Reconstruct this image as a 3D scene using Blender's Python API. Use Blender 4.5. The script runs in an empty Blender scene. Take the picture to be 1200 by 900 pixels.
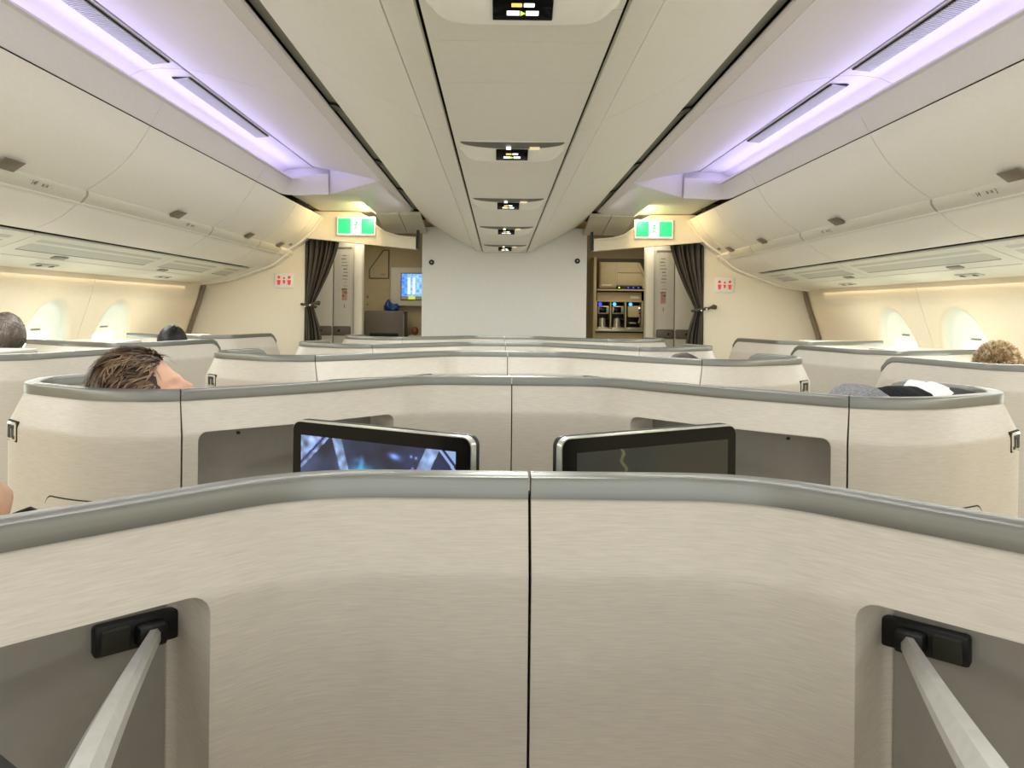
import bpy, bmesh, math, random
from mathutils import Vector, Matrix, noise
random.seed(7)
R = math.radians
SC = bpy.context.scene
COL = SC.collection

# ------------------------------------------------------------------ camera, world, lights, exposure
EYE = 1.45                                     # eye height above the cabin floor
cam_d = bpy.data.cameras.new('camera')
cam_d.sensor_width = 36; cam_d.lens = 27.0
cam_d.shift_x = (600 - 586) / 1200; cam_d.shift_y = -(450 - 363) / 1200
cam_d.clip_start = 0.02
cam = bpy.data.objects.new('camera', cam_d); COL.objects.link(cam)
cam.location = (-0.035, 0, EYE); cam.rotation_euler = (R(90), R(-0.6), 0)
SC.camera = cam
vs = SC.view_settings
vs.view_transform = 'Standard'; vs.look = 'None'; vs.gamma = 1.0; vs.use_curve_mapping = False
vs.exposure = 1.58
SC.cycles.max_bounces = 14; SC.cycles.diffuse_bounces = 9; SC.cycles.glossy_bounces = 4
w = bpy.data.worlds.new('world'); SC.world = w; w.use_nodes = True
w.node_tree.nodes['Background'].inputs[0].default_value = (0.98, 1.0, 0.98, 1)
w.node_tree.nodes['Background'].inputs[1].default_value = 0.70

def area(name, loc, rot, sx, sy, power, color, spread=180):
    l = bpy.data.lights.new(name, 'AREA'); l.shape = 'RECTANGLE'; l.size = sx; l.size_y = sy
    l.energy = power; l.color = color; l.spread = R(spread)
    o = bpy.data.objects.new(name, l); COL.objects.link(o); o.location = loc; o.rotation_euler = rot
    return o
LILAC = (0.62, 0.56, 1.0); WARM = (1.0, 0.80, 0.55)
for s in (-1, 1):
    # LED strips lying in the coves above the bins, shining up and inward
    area('cove_lamp', (s * 1.585, 0.95, EYE + 0.908), (R(180), R(-77 * s), 0), 0.04, 9.1, 3.7, LILAC, 150)
    # wash lights along the top of the window walls, shining down
    area('wall_wash_lamp', (s * 2.60, 1.35, EYE + 0.165), (0, R(-12 * s), 0), 0.03, 9.9, 0.6, WARM)
    # fluorescent lamps behind the service panels below the bins
    area('service_lamp', (s * 2.28, 1.2, EYE + 0.215), (0, R(16 * s), 0), 0.10, 9.6, 20, (0.97, 1.0, 0.96))
    # added fill lights just under the unlit slots, brightening the bins across the aisles
    area('slot_fill_light', (s * 0.735, 1.2, EYE + 0.832), (R(-0.57), R(-20 * s), 0), 0.03, 9.6, 10, (0.97, 1.0, 0.97))
    # galley and entry lamps
    area('entry_lamp', (s * 1.35, 7.4, EYE + 0.70), (0, 0, 0), 0.3, 0.9, 1.8, (1.0, 0.90, 0.70))

# ------------------------------------------------------------------ materials
def lin(c):
    if isinstance(c, str):
        c = tuple(int(c[i:i + 2], 16) / 255 for i in (0, 2, 4))
    return tuple(x / 12.92 if x <= 0.04045 else ((x + 0.055) / 1.055) ** 2.4 for x in c)
MATS = {}
def mat(name, color, rough=0.5, metal=0.0, spec=0.5, scale=(40, 40, 40), var=0.04, bump=0.0, emit=None, estr=0.0, coat=0.0, detail=3.0):
    if name in MATS: return MATS[name]
    m = bpy.data.materials.new(name); m.use_nodes = True
    nt = m.node_tree; b = nt.nodes['Principled BSDF']
    c = lin(color)
    tc = nt.nodes.new('ShaderNodeTexCoord'); mp = nt.nodes.new('ShaderNodeMapping'); mp.inputs['Scale'].default_value = scale
    nz = nt.nodes.new('ShaderNodeTexNoise'); nz.inputs['Scale'].default_value = 1.0; nz.inputs['Detail'].default_value = detail
    rp = nt.nodes.new('ShaderNodeValToRGB')
    rp.color_ramp.elements[0].position = 0.3; rp.color_ramp.elements[1].position = 0.7
    rp.color_ramp.elements[0].color = tuple(x * (1 - var) for x in c) + (1,)
    rp.color_ramp.elements[1].color = tuple(min(1, x * (1 + var)) for x in c) + (1,)
    nt.links.new(tc.outputs['Object'], mp.inputs['Vector']); nt.links.new(mp.outputs[0], nz.inputs['Vector'])
    nt.links.new(nz.outputs['Fac'], rp.inputs['Fac']); nt.links.new(rp.outputs[0], b.inputs['Base Color'])
    b.inputs['Roughness'].default_value = rough; b.inputs['Metallic'].default_value = metal
    b.inputs['Specular IOR Level'].default_value = spec; b.inputs['Coat Weight'].default_value = coat
    if bump:
        bp = nt.nodes.new('ShaderNodeBump'); bp.inputs['Strength'].default_value = bump; bp.inputs['Distance'].default_value = 0.001
        nt.links.new(nz.outputs['Fac'], bp.inputs['Height']); nt.links.new(bp.outputs[0], b.inputs['Normal'])
    if emit:
        b.inputs['Emission Color'].default_value = lin(emit) + (1,); b.inputs['Emission Strength'].default_value = estr
    MATS[name] = m
    return m
def mat_vcol(name, strength=1.0, rough=0.25):
    """a screen or printed face whose picture is stored as face-corner colours"""
    m = bpy.data.materials.new(name); m.use_nodes = True
    nt = m.node_tree; b = nt.nodes['Principled BSDF']
    a = nt.nodes.new('ShaderNodeVertexColor'); a.layer_name = 'picture'
    nt.links.new(a.outputs[0], b.inputs['Emission Color']); b.inputs['Emission Strength'].default_value = strength
    b.inputs['Base Color'].default_value = (0.004, 0.004, 0.004, 1); b.inputs['Roughness'].default_value = rough
    return m
M = dict(
    shell=mat('shell_laminate', 'c7c0b3', 0.42, 0, 0.5, (34, 34, 640), 0.075, 0.08, detail=2),
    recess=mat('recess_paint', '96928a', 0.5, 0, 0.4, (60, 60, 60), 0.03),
    trim=mat('trim_metal', '80817b', 0.34, 0.65, 0.5, (4, 4, 300), 0.04),
    bright_metal=mat('bright_metal', 'd4d4cc', 0.28, 0.85, 0.5, (20, 20, 200), 0.04),
    arm=mat('arm_metal', 'd6d7d3', 0.32, 0.35, 0.5, (80, 80, 80), 0.05),
    black=mat('black_plastic', '0b0c0c', 0.45, 0, 0.4, (50, 50, 50), 0.1),
    gloss=mat('black_gloss', '030404', 0.12, 0, 0.22, (20, 20, 20), 0.05),
    bin=mat('bin_plastic', 'f2efe6', 0.5, 0, 0.4, (60, 60, 60), 0.015, 0.04),
    fascia=mat('fascia_plastic', 'e9e7e8', 0.5, 0, 0.4, (60, 60, 60), 0.015),
    rail=mat('rail_plastic', 'd2cfbf', 0.45, 0, 0.4, (60, 60, 60), 0.02),
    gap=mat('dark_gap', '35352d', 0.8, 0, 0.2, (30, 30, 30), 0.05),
    latch=mat('latch_plastic', '7f7565', 0.4, 0.2, 0.5, (30, 30, 30), 0.05),
    hull=mat('ceiling_plastic', 'f3f3ea', 0.5, 0, 0.4, (50, 50, 50), 0.015, 0.04),
    aisle=mat('aisle_ceiling', 'efecf3', 0.5, 0, 0.35, (30, 30, 30), 0.01),
    slot=mat('slot_grey', '86877d', 0.55, 0, 0.4, (20, 2, 20), 0.04),
    wall=mat('side_wall', 'ece0c8', 0.5, 0, 0.4, (40, 40, 40), 0.015),
    white_wall=mat('white_bulkhead', 'f0f1ee', 0.5, 0, 0.4, (30, 30, 30), 0.012),
    cream=mat('cream_bulkhead', 'e9e2d0', 0.5, 0, 0.4, (30, 30, 30), 0.012),
    hollow=mat('window_hollow', 'e9efe6', 0.45, 0, 0.4, (40, 40, 40), 0.01),
    psu=mat('service_panel', 'e4e4d8', 0.5, 0, 0.4, (50, 50, 50), 0.015),
    diffuser=mat('diffuser_grey', 'c0c3b8', 0.45, 0, 0.4, (50, 50, 50), 0.02),
    carpet=mat('carpet', 'aaa294', 0.95, 0, 0.1, (220, 220, 220), 0.2, 0.5),
    curtain=mat('curtain_cloth', '55504a', 0.85, 0, 0.2, (120, 120, 30), 0.15, 0.2),
    galley=mat('galley_cream', 'cdbb93', 0.5, 0, 0.4, (20, 20, 20), 0.03),
    galley_dark=mat('galley_grey', '6d675a', 0.5, 0.1, 0.4, (20, 20, 20), 0.04),
    door=mat('door_panel', 'd6d1c2', 0.5, 0, 0.4, (20, 20, 20), 0.015),
    ink=mat('ink_dark', '3a3a36', 0.6), red=mat('red_glow_ink', 'e0413c', 0.5, emit='e0413c', estr=0.1),  # plaque red is given a faint glow of its own, without a lamp
    amber_soft=mat('amber_soft', 'e8d9a8', 0.4, emit='e8d9a8', estr=0.2),
    rose=mat('ink_rose', 'c99c86', 0.6), amber=mat('amber_light', 'd6b24a', 0.5, emit='e2c05a', estr=0.4),
    lamp_white=mat('white_light', 'ffffff', 0.5, emit='f4fbff', estr=0.5), lamp_green=mat('green_light', 'b9e04a', 0.5, emit='c4ea3c', estr=0.5),
    green=mat('exit_green', '22d878', 0.5, emit='2ee287', estr=0.27), exit_white=mat('exit_white', 'f4fff8', 0.5, emit='f2fff6', estr=0.24),
    blue_dot=mat('blue_light', '49b6ff', 0.5, emit='49b6ff', estr=0.5), deep_blue=mat('deep_blue_light', '3048e0', 0.5, emit='3048e0', estr=0.5),
    led=mat('led_lilac', 'ffffff', 0.5, emit='e6e0ff', estr=0.2), led_warm=mat('led_warm', 'ffffff', 0.5, emit='ffd79a', estr=0.35),
    pane=mat('bright_pane', 'ffffff', 0.3, emit='f0ffff', estr=1.7), frame=mat('window_frame', 'e8e6d8', 0.45),
    seat=mat('seat_fabric', '3b3c40', 0.9, 0, 0.2, (300, 300, 300), 0.25, 0.3), seat_grey=mat('pillow_grey', '85868a', 0.95, 0, 0.1, (160, 160, 300), 0.3, 0.4),
    knit=mat('knit_black', '202225', 0.9, 0, 0.2, (260, 260, 260), 0.6, 0.5), linen=mat('white_linen', 'f3f3f1', 0.9, 0, 0.1, (80, 80, 80), 0.02, 0.2),
    skin=mat('skin', 'd6a98f', 0.5, 0, 0.4, (60, 60, 60), 0.06, 0.1), skin_tan=mat('skin_tan', 'bb9175', 0.5, 0, 0.4, (60, 60, 60), 0.06, 0.1),
    shirt=mat('shirt_navy', '2a3040', 0.9, 0, 0.2, (200, 200, 200), 0.2, 0.3), trousers=mat('trousers_dark', '25262a', 0.9, 0, 0.2, (200, 200, 200), 0.2, 0.3),
    blue_cloth=mat('blue_plastic', '16407e', 0.4, 0, 0.5, (60, 60, 60), 0.2), orange=mat('orange_brown', '7a4526', 0.5), steel=mat('steel', 'c9c2a8', 0.3, 0.6),
    eye_white=mat('eye_white', 'efece6', 0.3),
)

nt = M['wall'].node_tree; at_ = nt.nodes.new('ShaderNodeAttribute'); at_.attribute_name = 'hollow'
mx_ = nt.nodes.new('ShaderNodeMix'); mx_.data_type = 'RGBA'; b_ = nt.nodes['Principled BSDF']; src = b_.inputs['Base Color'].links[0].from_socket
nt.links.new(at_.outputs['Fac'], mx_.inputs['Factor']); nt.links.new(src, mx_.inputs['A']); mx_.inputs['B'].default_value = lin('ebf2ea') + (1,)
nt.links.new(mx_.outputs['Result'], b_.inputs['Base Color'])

# ------------------------------------------------------------------ mesh helpers
def link(name, me, parent=None):
    o = bpy.data.objects.new(name, me); COL.objects.link(o)
    if parent is not None: o.parent = parent
    return o
def finish(me, m, smooth=35):
    for x in (m if isinstance(m, (list, tuple)) else [m]): me.materials.append(x)
    if smooth:
        me.polygons.foreach_set('use_smooth', [True] * len(me.polygons))
        me.set_sharp_from_angle(angle=R(smooth))
    me.update()
def mesh(name, verts, faces, m, parent=None, smooth=35):
    me = bpy.data.meshes.new(name); me.from_pydata([tuple(v) for v in verts], [], faces)
    bm = bmesh.new(); bm.from_mesh(me); bmesh.ops.recalc_face_normals(bm, faces=bm.faces); bm.to_mesh(me); bm.free()
    finish(me, m, smooth)
    return link(name, me, parent)
def frombm(name, bm, m, parent=None, smooth=35):
    me = bpy.data.meshes.new(name); bmesh.ops.recalc_face_normals(bm, faces=bm.faces); bm.to_mesh(me); bm.free()
    finish(me, m, smooth)
    return link(name, me, parent)
def bm_box(bm, c, d, mx=None, bev=0.0, seg=2):
    r = bmesh.ops.create_cube(bm, size=1.0)
    vs_ = r['verts']
    for v in vs_: v.co = Vector((v.co.x * d[0], v.co.y * d[1], v.co.z * d[2]))
    if bev:
        es = list({e for v in vs_ for e in v.link_edges})
        rr = bmesh.ops.bevel(bm, geom=es, offset=bev, segments=seg, profile=0.5, affect='EDGES')
        vs_ = list({v for f in rr['faces'] for v in f.verts} | {v for v in vs_ if v.is_valid})
    for v in vs_:
        p = v.co + (Vector((0, 0, 0)))
        v.co = (mx @ p if mx is not None else p) + Vector(c)
def box(name, c, d, m, parent=None, bev=0.0, mx=None, seg=2):
    bm = bmesh.new(); bm_box(bm, c, d, mx, bev, seg)
    return frombm(name, bm, m, parent)
def rotz(a): return Matrix.Rotation(a, 3, 'Z')
def basis(x, y, z): return Matrix((x, y, z)).transposed()
def cyl(name, p0, p1, r0, r1, m, parent=None, n=20, caps=True):
    bm = bmesh.new(); bm_cyl(bm, p0, p1, r0, r1, n)
    return frombm(name, bm, m, parent)
def bm_cyl(bm, p0, p1, r0, r1, n=16):
    p0, p1 = Vector(p0), Vector(p1); d = (p1 - p0)
    q = d.to_track_quat('Z', 'Y').to_matrix()
    a = [bm.verts.new(p0 + q @ Vector((math.cos(t) * r0, math.sin(t) * r0, 0))) for t in [2 * math.pi * i / n for i in range(n)]]
    b = [bm.verts.new(p1 + q @ Vector((math.cos(t) * r1, math.sin(t) * r1, 0))) for t in [2 * math.pi * i / n for i in range(n)]]
    for i in range(n): bm.faces.new((a[i], a[(i + 1) % n], b[(i + 1) % n], b[i]))
    bm.faces.new(a[::-1]); bm.faces.new(b)
def tube(name, pts, r, m, parent=None, n=10):
    """round tube along a polyline; r is one radius or one for each point"""
    bm = bmesh.new(); pts = [Vector(p) for p in pts]; rings = []
    for i, p in enumerate(pts):
        d = (pts[min(i + 1, len(pts) - 1)] - pts[max(i - 1, 0)]).normalized()
        q = d.to_track_quat('Z', 'Y').to_matrix(); rr = r[i] if isinstance(r, (list, tuple)) else r
        rings.append([bm.verts.new(p + q @ Vector((math.cos(t) * rr, math.sin(t) * rr, 0))) for t in [2 * math.pi * k / n for k in range(n)]])
    for a, b in zip(rings, rings[1:]):
        for k in range(n): bm.faces.new((a[k], a[(k + 1) % n], b[(k + 1) % n], b[k]))
    bm.faces.new(rings[0][::-1]); bm.faces.new(rings[-1])
    return frombm(name, bm, m, parent, 60)
def poly_solid(name, pts, axis, a0, a1, m, parent=None, smooth=30, zoff=None):
    """extrude a closed outline along an axis: 'y' outline (x, z); 'x' outline (y, z); 'z' outline (x, y)"""
    def put(p, a):
        a = a(p) if callable(a) else a
        x, y, z = {'y': (p[0], a, p[1]), 'x': (a, p[0], p[1]), 'z': (p[0], p[1], a)}[axis]
        return (x, y, z + (zoff(x, y) if zoff else 0))
    n = len(pts)
    v = [put(p, a0) for p in pts] + [put(p, a1) for p in pts]
    f = [tuple(range(n)), tuple(range(2 * n - 1, n - 1, -1))] + [(i, (i + 1) % n, n + (i + 1) % n, n + i) for i in range(n)]
    return mesh(name, v, f, m, parent, smooth)
def thick(line, t):
    """closed outline of an open (x, z) line given a thickness to its left side"""
    L = [Vector(p) for p in line]; off = []
    for i, p in enumerate(L):
        d = (L[min(i + 1, len(L) - 1)] - L[max(i - 1, 0)]).normalized()
        off.append(p + Vector((-d.y, d.x)) * t)
    return [tuple(p) for p in L] + [tuple(p) for p in off[::-1]]
def mirror(line, s): return [(s * x, z) for x, z in line]
def fillet(pts, rad, n=8):
    out = [Vector(pts[0])]
    for i in range(1, len(pts) - 1):
        a, b, c = Vector(pts[i - 1]), Vector(pts[i]), Vector(pts[i + 1])
        u, v = (a - b).normalized(), (c - b).normalized()
        r = rad[i - 1] if isinstance(rad, (list, tuple)) else rad
        ang = math.acos(max(-1, min(1, u.dot(v))))
        t = min(r / math.tan(ang / 2), (a - b).length * 0.49, (c - b).length * 0.49)
        p0, p1 = b + u * t, b + v * t
        for k in range(n + 1):
            s = k / n
            out.append(p0 * (1 - s) ** 2 + b * 2 * s * (1 - s) + p1 * s * s)
    out.append(Vector(pts[-1]))
    return out
def resample(path, step):
    out = [path[0]]
    for a, b in zip(path, path[1:]):
        n = max(1, int((b - a).length / step))
        out += [a.lerp(b, (k + 1) / n) for k in range(n)]
    return out
def split_x(path, x):
    for i in range(len(path) - 1):
        a, b = path[i], path[i + 1]
        if a.x <= x < b.x:
            p = a.lerp(b, (x - a.x) / (b.x - a.x))
            return path[:i + 1] + [p], [p] + path[i + 1:]
def pnorm(path, i):
    d = (path[min(i + 1, len(path) - 1)] - path[max(i - 1, 0)]).normalized()
    return Vector((d.y, -d.x))
def sweep(name, path, prof, m, parent=None, sgn=1, z0=0.0, drop=None, smooth=35):
    """sweep a closed profile (offset outward, height) along a plan path; sgn -1 mirrors it across the cabin"""
    v, f = [], []; n = len(prof)
    for i, p in enumerate(path):
        nn = pnorm(path, i)
        dz = drop[i] if drop else 0.0
        for o, z in prof:
            v.append((sgn * (p.x + nn.x * o), p.y + nn.y * o, z0 + z + (dz if z > -0.5 else 0)))
    for i in range(len(path) - 1):
        for k in range(n): f.append((i * n + k, i * n + (k + 1) % n, (i + 1) * n + (k + 1) % n, (i + 1) * n + k))
    f.append(tuple(range(n))); f.append(tuple(range(len(v) - 1, len(v) - n - 1, -1)))
    return mesh(name, v, f, m, parent, smooth)
def text(name, s, size, m, parent, origin, xd, yd, depth=0.0004):
    """flat lettering: xd is the reading direction, yd is up"""
    cu = bpy.data.curves.new(name, 'FONT'); cu.body = s; cu.size = size; cu.align_x = 'CENTER'; cu.align_y = 'CENTER'; cu.extrude = depth
    t = bpy.data.objects.new('tmp', cu); COL.objects.link(t)
    dg = bpy.context.evaluated_depsgraph_get(); me = bpy.data.meshes.new_from_object(t.evaluated_get(dg))
    bpy.data.objects.remove(t); bpy.data.curves.remove(cu)
    xd, yd = Vector(xd).normalized(), Vector(yd).normalized(); zd = xd.cross(yd)
    me.transform(Matrix.Translation(Vector(origin)) @ basis(xd, yd, zd).to_4x4())
    me.materials.clear(); me.materials.append(m)
    return link(name, me, parent)
def thing(name, label, cat, loc=(0, 0, 0), rz=0, group=None):
    o = bpy.data.objects.new(name, None); COL.objects.link(o); o.location = loc; o.rotation_euler = (0, 0, rz)
    o.empty_display_size = 0.1
    return tag(o, label, cat, group)
def tag(o, label, cat, group=None):
    o['label'] = label; o['category'] = cat
    if group: o['group'] = group
    return o
def struct(o, label, cat):
    o['kind'] = 'structure'; o['label'] = label; o['category'] = cat
    return o
def sroot(name, label, cat):
    o = bpy.data.objects.new(name, None); COL.objects.link(o); return struct(o, label, cat)
def Z(p): return EYE + p
def zl(line): return [(x, Z(z)) for x, z in line]
SIDE = {-1: 'screen-galley side', 1: 'coffee-galley side'}
YR = -3.6                                       # rear end of the modelled cabin
YF = 6.70                                       # front bulkhead

# ------------------------------------------------------------------ floor and rear
struct(box('floor', (0, 2.6, -0.05), (5.7, 13.0, 0.1), M['carpet']), 'taupe carpeted cabin floor below the seat shells', 'floor')

# unseen dark boxes added round the lining to keep world light out, rear open
sk_ = sroot('wall_light_block', 'unseen dark boxes added behind the cabin lining to block light', 'wall')
box('block_roof', (0, 2.6, Z(1.16)), (6.1, 13.0, 0.04), M['gap'], sk_)
box('block_nose', (0, 9.05, Z(-0.15)), (6.1, 0.04, 2.6), M['gap'], sk_)
for s in (-1, 1): box('block_side', (s * 3.0, 2.6, Z(-0.15)), (0.04, 13.0, 2.6), M['gap'], sk_)

# ------------------------------------------------------------------ ceiling
ceil = sroot('ceiling', 'pale moulded cabin ceiling with hanging centre hull and lilac lit coves', 'ceiling')
def tilt(x, y):
    k = max(0.0, min(1.0, (1.40 - abs(x)) / 0.6))
    return -0.010 * (y - 2.0) * k
HJ = [YR, -1.95, -0.5, 0.95, 2.40, 3.85, 5.30, 6.89]
G = 0.002
for s in (-1, 1):
    for y0, y1 in zip(HJ, HJ[1:]):
        ps = [(0.279, 0.598), (0.33, 0.622), (0.42, 0.668), (0.55, 0.742), (0.64, 0.798), (0.700, 0.838)]
        poly_solid('hull_panel', mirror(zl(thick(ps, 0.012)), s), 'y', y0 + G, y1 - G, M['hull'], ceil, zoff=tilt)
        st = [(0.203, 0.566), (0.255, 0.574), (0.268, 0.580), (0.272, 0.600)]
        poly_solid('rail_strip', mirror(zl(thick(st, 0.012)), s), 'y', y0 + G * 0.7, y1 - G * 0.7, M['hull'], ceil, zoff=tilt)
    poly_solid('slot_channel', mirror(zl(thick([(0.700, 0.848), (0.722, 0.868), (0.757, 0.872)], 0.01)), s), 'y', YR, 6.88, M['slot'], ceil, zoff=tilt)
    for y in (0.4, 3.2, 4.35, 5.3):
        poly_solid('slot_clip', mirror(zl(thick([(0.7, 0.842), (0.73, 0.856), (0.754, 0.860)], 0.008)), s), 'y', y, y + 0.09, M['black'], ceil, zoff=tilt)
    poly_solid('slot_lip', mirror(zl(thick([(0.757, 0.856), (0.764, 0.852), (0.812, 0.853)], 0.014)), s), 'y', YR, 6.88, M['aisle'], ceil, zoff=tilt)
    poly_solid('hull_backing', mirror(zl([(0, 0.60), (0.2, 0.60), (0.29, 0.64), (0.70, 0.872), (0.70, 0.90), (0, 0.90)]), s), 'y', YR, 6.86, M['gap'], ceil, zoff=tilt)
    AJ = [YR, -1.9, 0.7, 3.285, 5.585]
    for y0, y1 in zip(AJ, AJ[1:]):
        ai = [(0.814, 0.853), (0.95, 0.903), (1.10, 0.952), (1.25, 0.992), (1.392, 1.016)]
        poly_solid('aisle_panel', mirror(zl(thick(ai, 0.012)), s), 'y', y0 + G * 1.5, (y1 - G * 1.5) if y1 < 5 else (lambda p: 4.945 + max(0, min(1, (abs(p[0]) - 0.79) / 0.48)) * 0.57), M['aisle'], ceil, zoff=tilt)
        co = [(1.404, 1.016), (1.50, 1.018), (1.58, 1.008), (1.63, 0.985), (1.66, 0.94), (1.668, 0.86)]
        poly_solid('cove_panel', mirror(zl(thick(co, 0.012)), s), 'y', y0 + G * 1.5, y1 - G * 1.5, M['aisle'], ceil)
    poly_solid('cove_seam', mirror(zl([(1.388, 1.024), (1.41, 1.024), (1.41, 1.05), (1.388, 1.05)]), s), 'y', YR, 5.58, M['gap'], ceil)
    # cove end wall
    box('cove_end', (s * 1.475, 5.60, Z(0.94)), (0.40, 0.02, 0.18), M['aisle'], ceil)
    for y0, y1 in ((-1.7, 0.6), (0.85, 3.19), (3.40, 4.55)):
        g = box('air_grille', (s * 1.458, (y0 + y1) / 2, Z(1.013)), (0.082, y1 - y0, 0.004), M['gap'], ceil)
        bm = bmesh.new(); n = int((y1 - y0) / 0.014)
        for k in range(n):
            bm_box(bm, (s * 1.458, y0 + (k + 0.5) * (y1 - y0) / n, Z(1.0085)), (0.076, 0.006, 0.006), rotz(s * R(20)))
        sl = frombm('grille_slats', bm, M['diffuser'], g, 0); sl['kind'] = 'stuff'
    box('led_strip', (s * 1.60, 0.95, Z(0.853)), (0.03, 9.1, 0.012), M['led'], ceil)
    box('led_tray', (s * 1.62, 0.95, Z(0.840)), (0.10, 9.3, 0.012), M['fascia'], ceil)

# fascia above the bins, wrapping round at the front end
for s in (-1, 1):
    FJ = [YR, -1.03, 0.43, 1.90, 3.37, 4.84]
    prof = [(0.0, 0.0), (-0.018, -0.004), (-0.072, -0.098), (-0.078, -0.104), (-0.09, -0.10), (-0.03, 0.010), (-0.008, 0.012)]
    fa = sroot('trim_%d' % (1 if s < 0 else 2), 'grey white fascia band above the overhead bins on the ' + SIDE[s], 'trim')
    full = [(1.502, YR)] + [(1.502, y) for y in FJ[1:]]
    for y0, y1 in zip(FJ, FJ[1:]):
        pr = [(1.502 - o, z) for o, z in prof]
        poly_solid('fascia_panel', mirror([(x, Z(0.900) + z) for x, z in pr], s), 'y', y0 + G, y1 - G, M['fascia'], fa)
    pth = fillet([(1.502, 4.845), (1.502, 5.50), (1.275, 5.50)], 0.22, 10)
    prof2 = [(0.0, 0.0), (-0.002, -0.03), (-0.072, -0.098), (-0.078, -0.104), (-0.09, -0.10), (-0.03, 0.010), (-0.008, 0.012)]
    v, f = [], []; n = len(prof2)
    for i, p in enumerate(pth):
        nn = -pnorm(pth, i); k = i / (len(pth) - 1)
        for (o1, z1), (o2, z2) in zip(prof, prof2):
            o = o1 * (1 - k) + (o2 * 0.25) * k; z = z1 * (1 - k) + (z2 * 1.25 + 0.045) * k
            v.append((s * (p.x + nn.x * o), p.y + nn.y * o, Z(0.900) + z))
    for i in range(len(pth) - 1):
        for k in range(n): f.append((i * n + k, i * n + (k + 1) % n, (i + 1) * n + (k + 1) % n, (i + 1) * n + k))
    f += [tuple(range(n)), tuple(range(len(v) - 1, len(v) - n - 1, -1))]
    mesh('fascia_end', v, f, M['fascia'], fa)
    # sloping end of the aisle ceiling and its grey underside
    rv = [(0.79, 4.95, 0.832), (1.27, 5.515, 0.992), (1.27, 5.545, 0.822), (1.09, 5.60, 0.822), (1.05, 6.30, 0.775), (0.77, 6.60, 0.795)]
    v = [(s * x, y, Z(z)) for x, y, z in rv] + [(s * x, y + 0.02, Z(z) + 0.03) for x, y, z in rv]
    f = [(0, 1, 2), (0, 2, 3), (0, 3, 4), (0, 4, 5)]; f += [tuple(6 + k for k in t_) for t_ in f] + [(k, (k + 1) % 6, 6 + (k + 1) % 6, 6 + k) for k in range(6)]
    mesh('ceiling_ramp', v, f, M['aisle'], ceil, 60)
    for x0, x1 in ((0.70, 0.868), (0.874, 1.06)):
        poly_solid('soffit_panel', [(6.30, Z(0.772)), (6.88, Z(0.675)), (6.88, Z(0.70)), (6.30, Z(0.797))], 'x', s * x0, s * x1, M['rail'], ceil)
    box('soffit_backing', (s * 0.88, 6.62, Z(0.81)), (0.36, 0.55, 0.02), M['gap'], ceil)
    box('entry_panel', (s * 1.34, 7.15, Z(0.845)), (0.50, 3.1, 0.02), M['psu'], ceil)
    box('entry_roof', (s * 1.1, 7.9, Z(0.93)), (1.4, 2.0, 0.02), M['galley'], ceil)
    box('ramp_lamp', (s * 1.085, 6.32, Z(0.80)), (0.012, 0.5, 0.012), M['led_warm'], ceil)
    area('ramp_glow', (s * 1.11, 6.32, Z(0.80)), (0, R(-70 * s), 0), 0.02, 0.5, 1.2, (1.0, 0.72, 0.35))

# centre service strip: plain panels between sign units
UNITS = [-1.05, 0.15, 1.38, 2.62, 3.82, 4.98, 6.22]
def zc(y): return Z(0.563) - 0.010 * (y - 2.0)
for i, yu in enumerate(UNITS):
    a = YR if i == 0 else UNITS[i - 1] + 0.07
    b = yu - 0.085
    cuts = [a, b] if i == 0 else [a, a + 0.17 + 0.0, a + (b - a) * 0.42, b]
    for y0, y1 in zip(cuts, cuts[1:]):
        poly_solid('service_panel', zl([(-0.191, 0.563), (0.191, 0.563), (0.191, 0.58), (-0.191, 0.58)]), 'y', y0 + 0.0012, y1 - 0.0012, M['hull'], ceil, zoff=tilt)
poly_solid('service_panel', zl([(-0.191, 0.563), (0.191, 0.563), (0.191, 0.58), (-0.191, 0.58)]), 'y', UNITS[-1] + 0.072, 6.89, M['hull'], ceil, zoff=tilt)
ORD = {0: 'seventh', 1: 'sixth', 2: 'fifth', 3: 'fourth', 4: 'third', 5: 'second', 6: 'first'}
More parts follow.
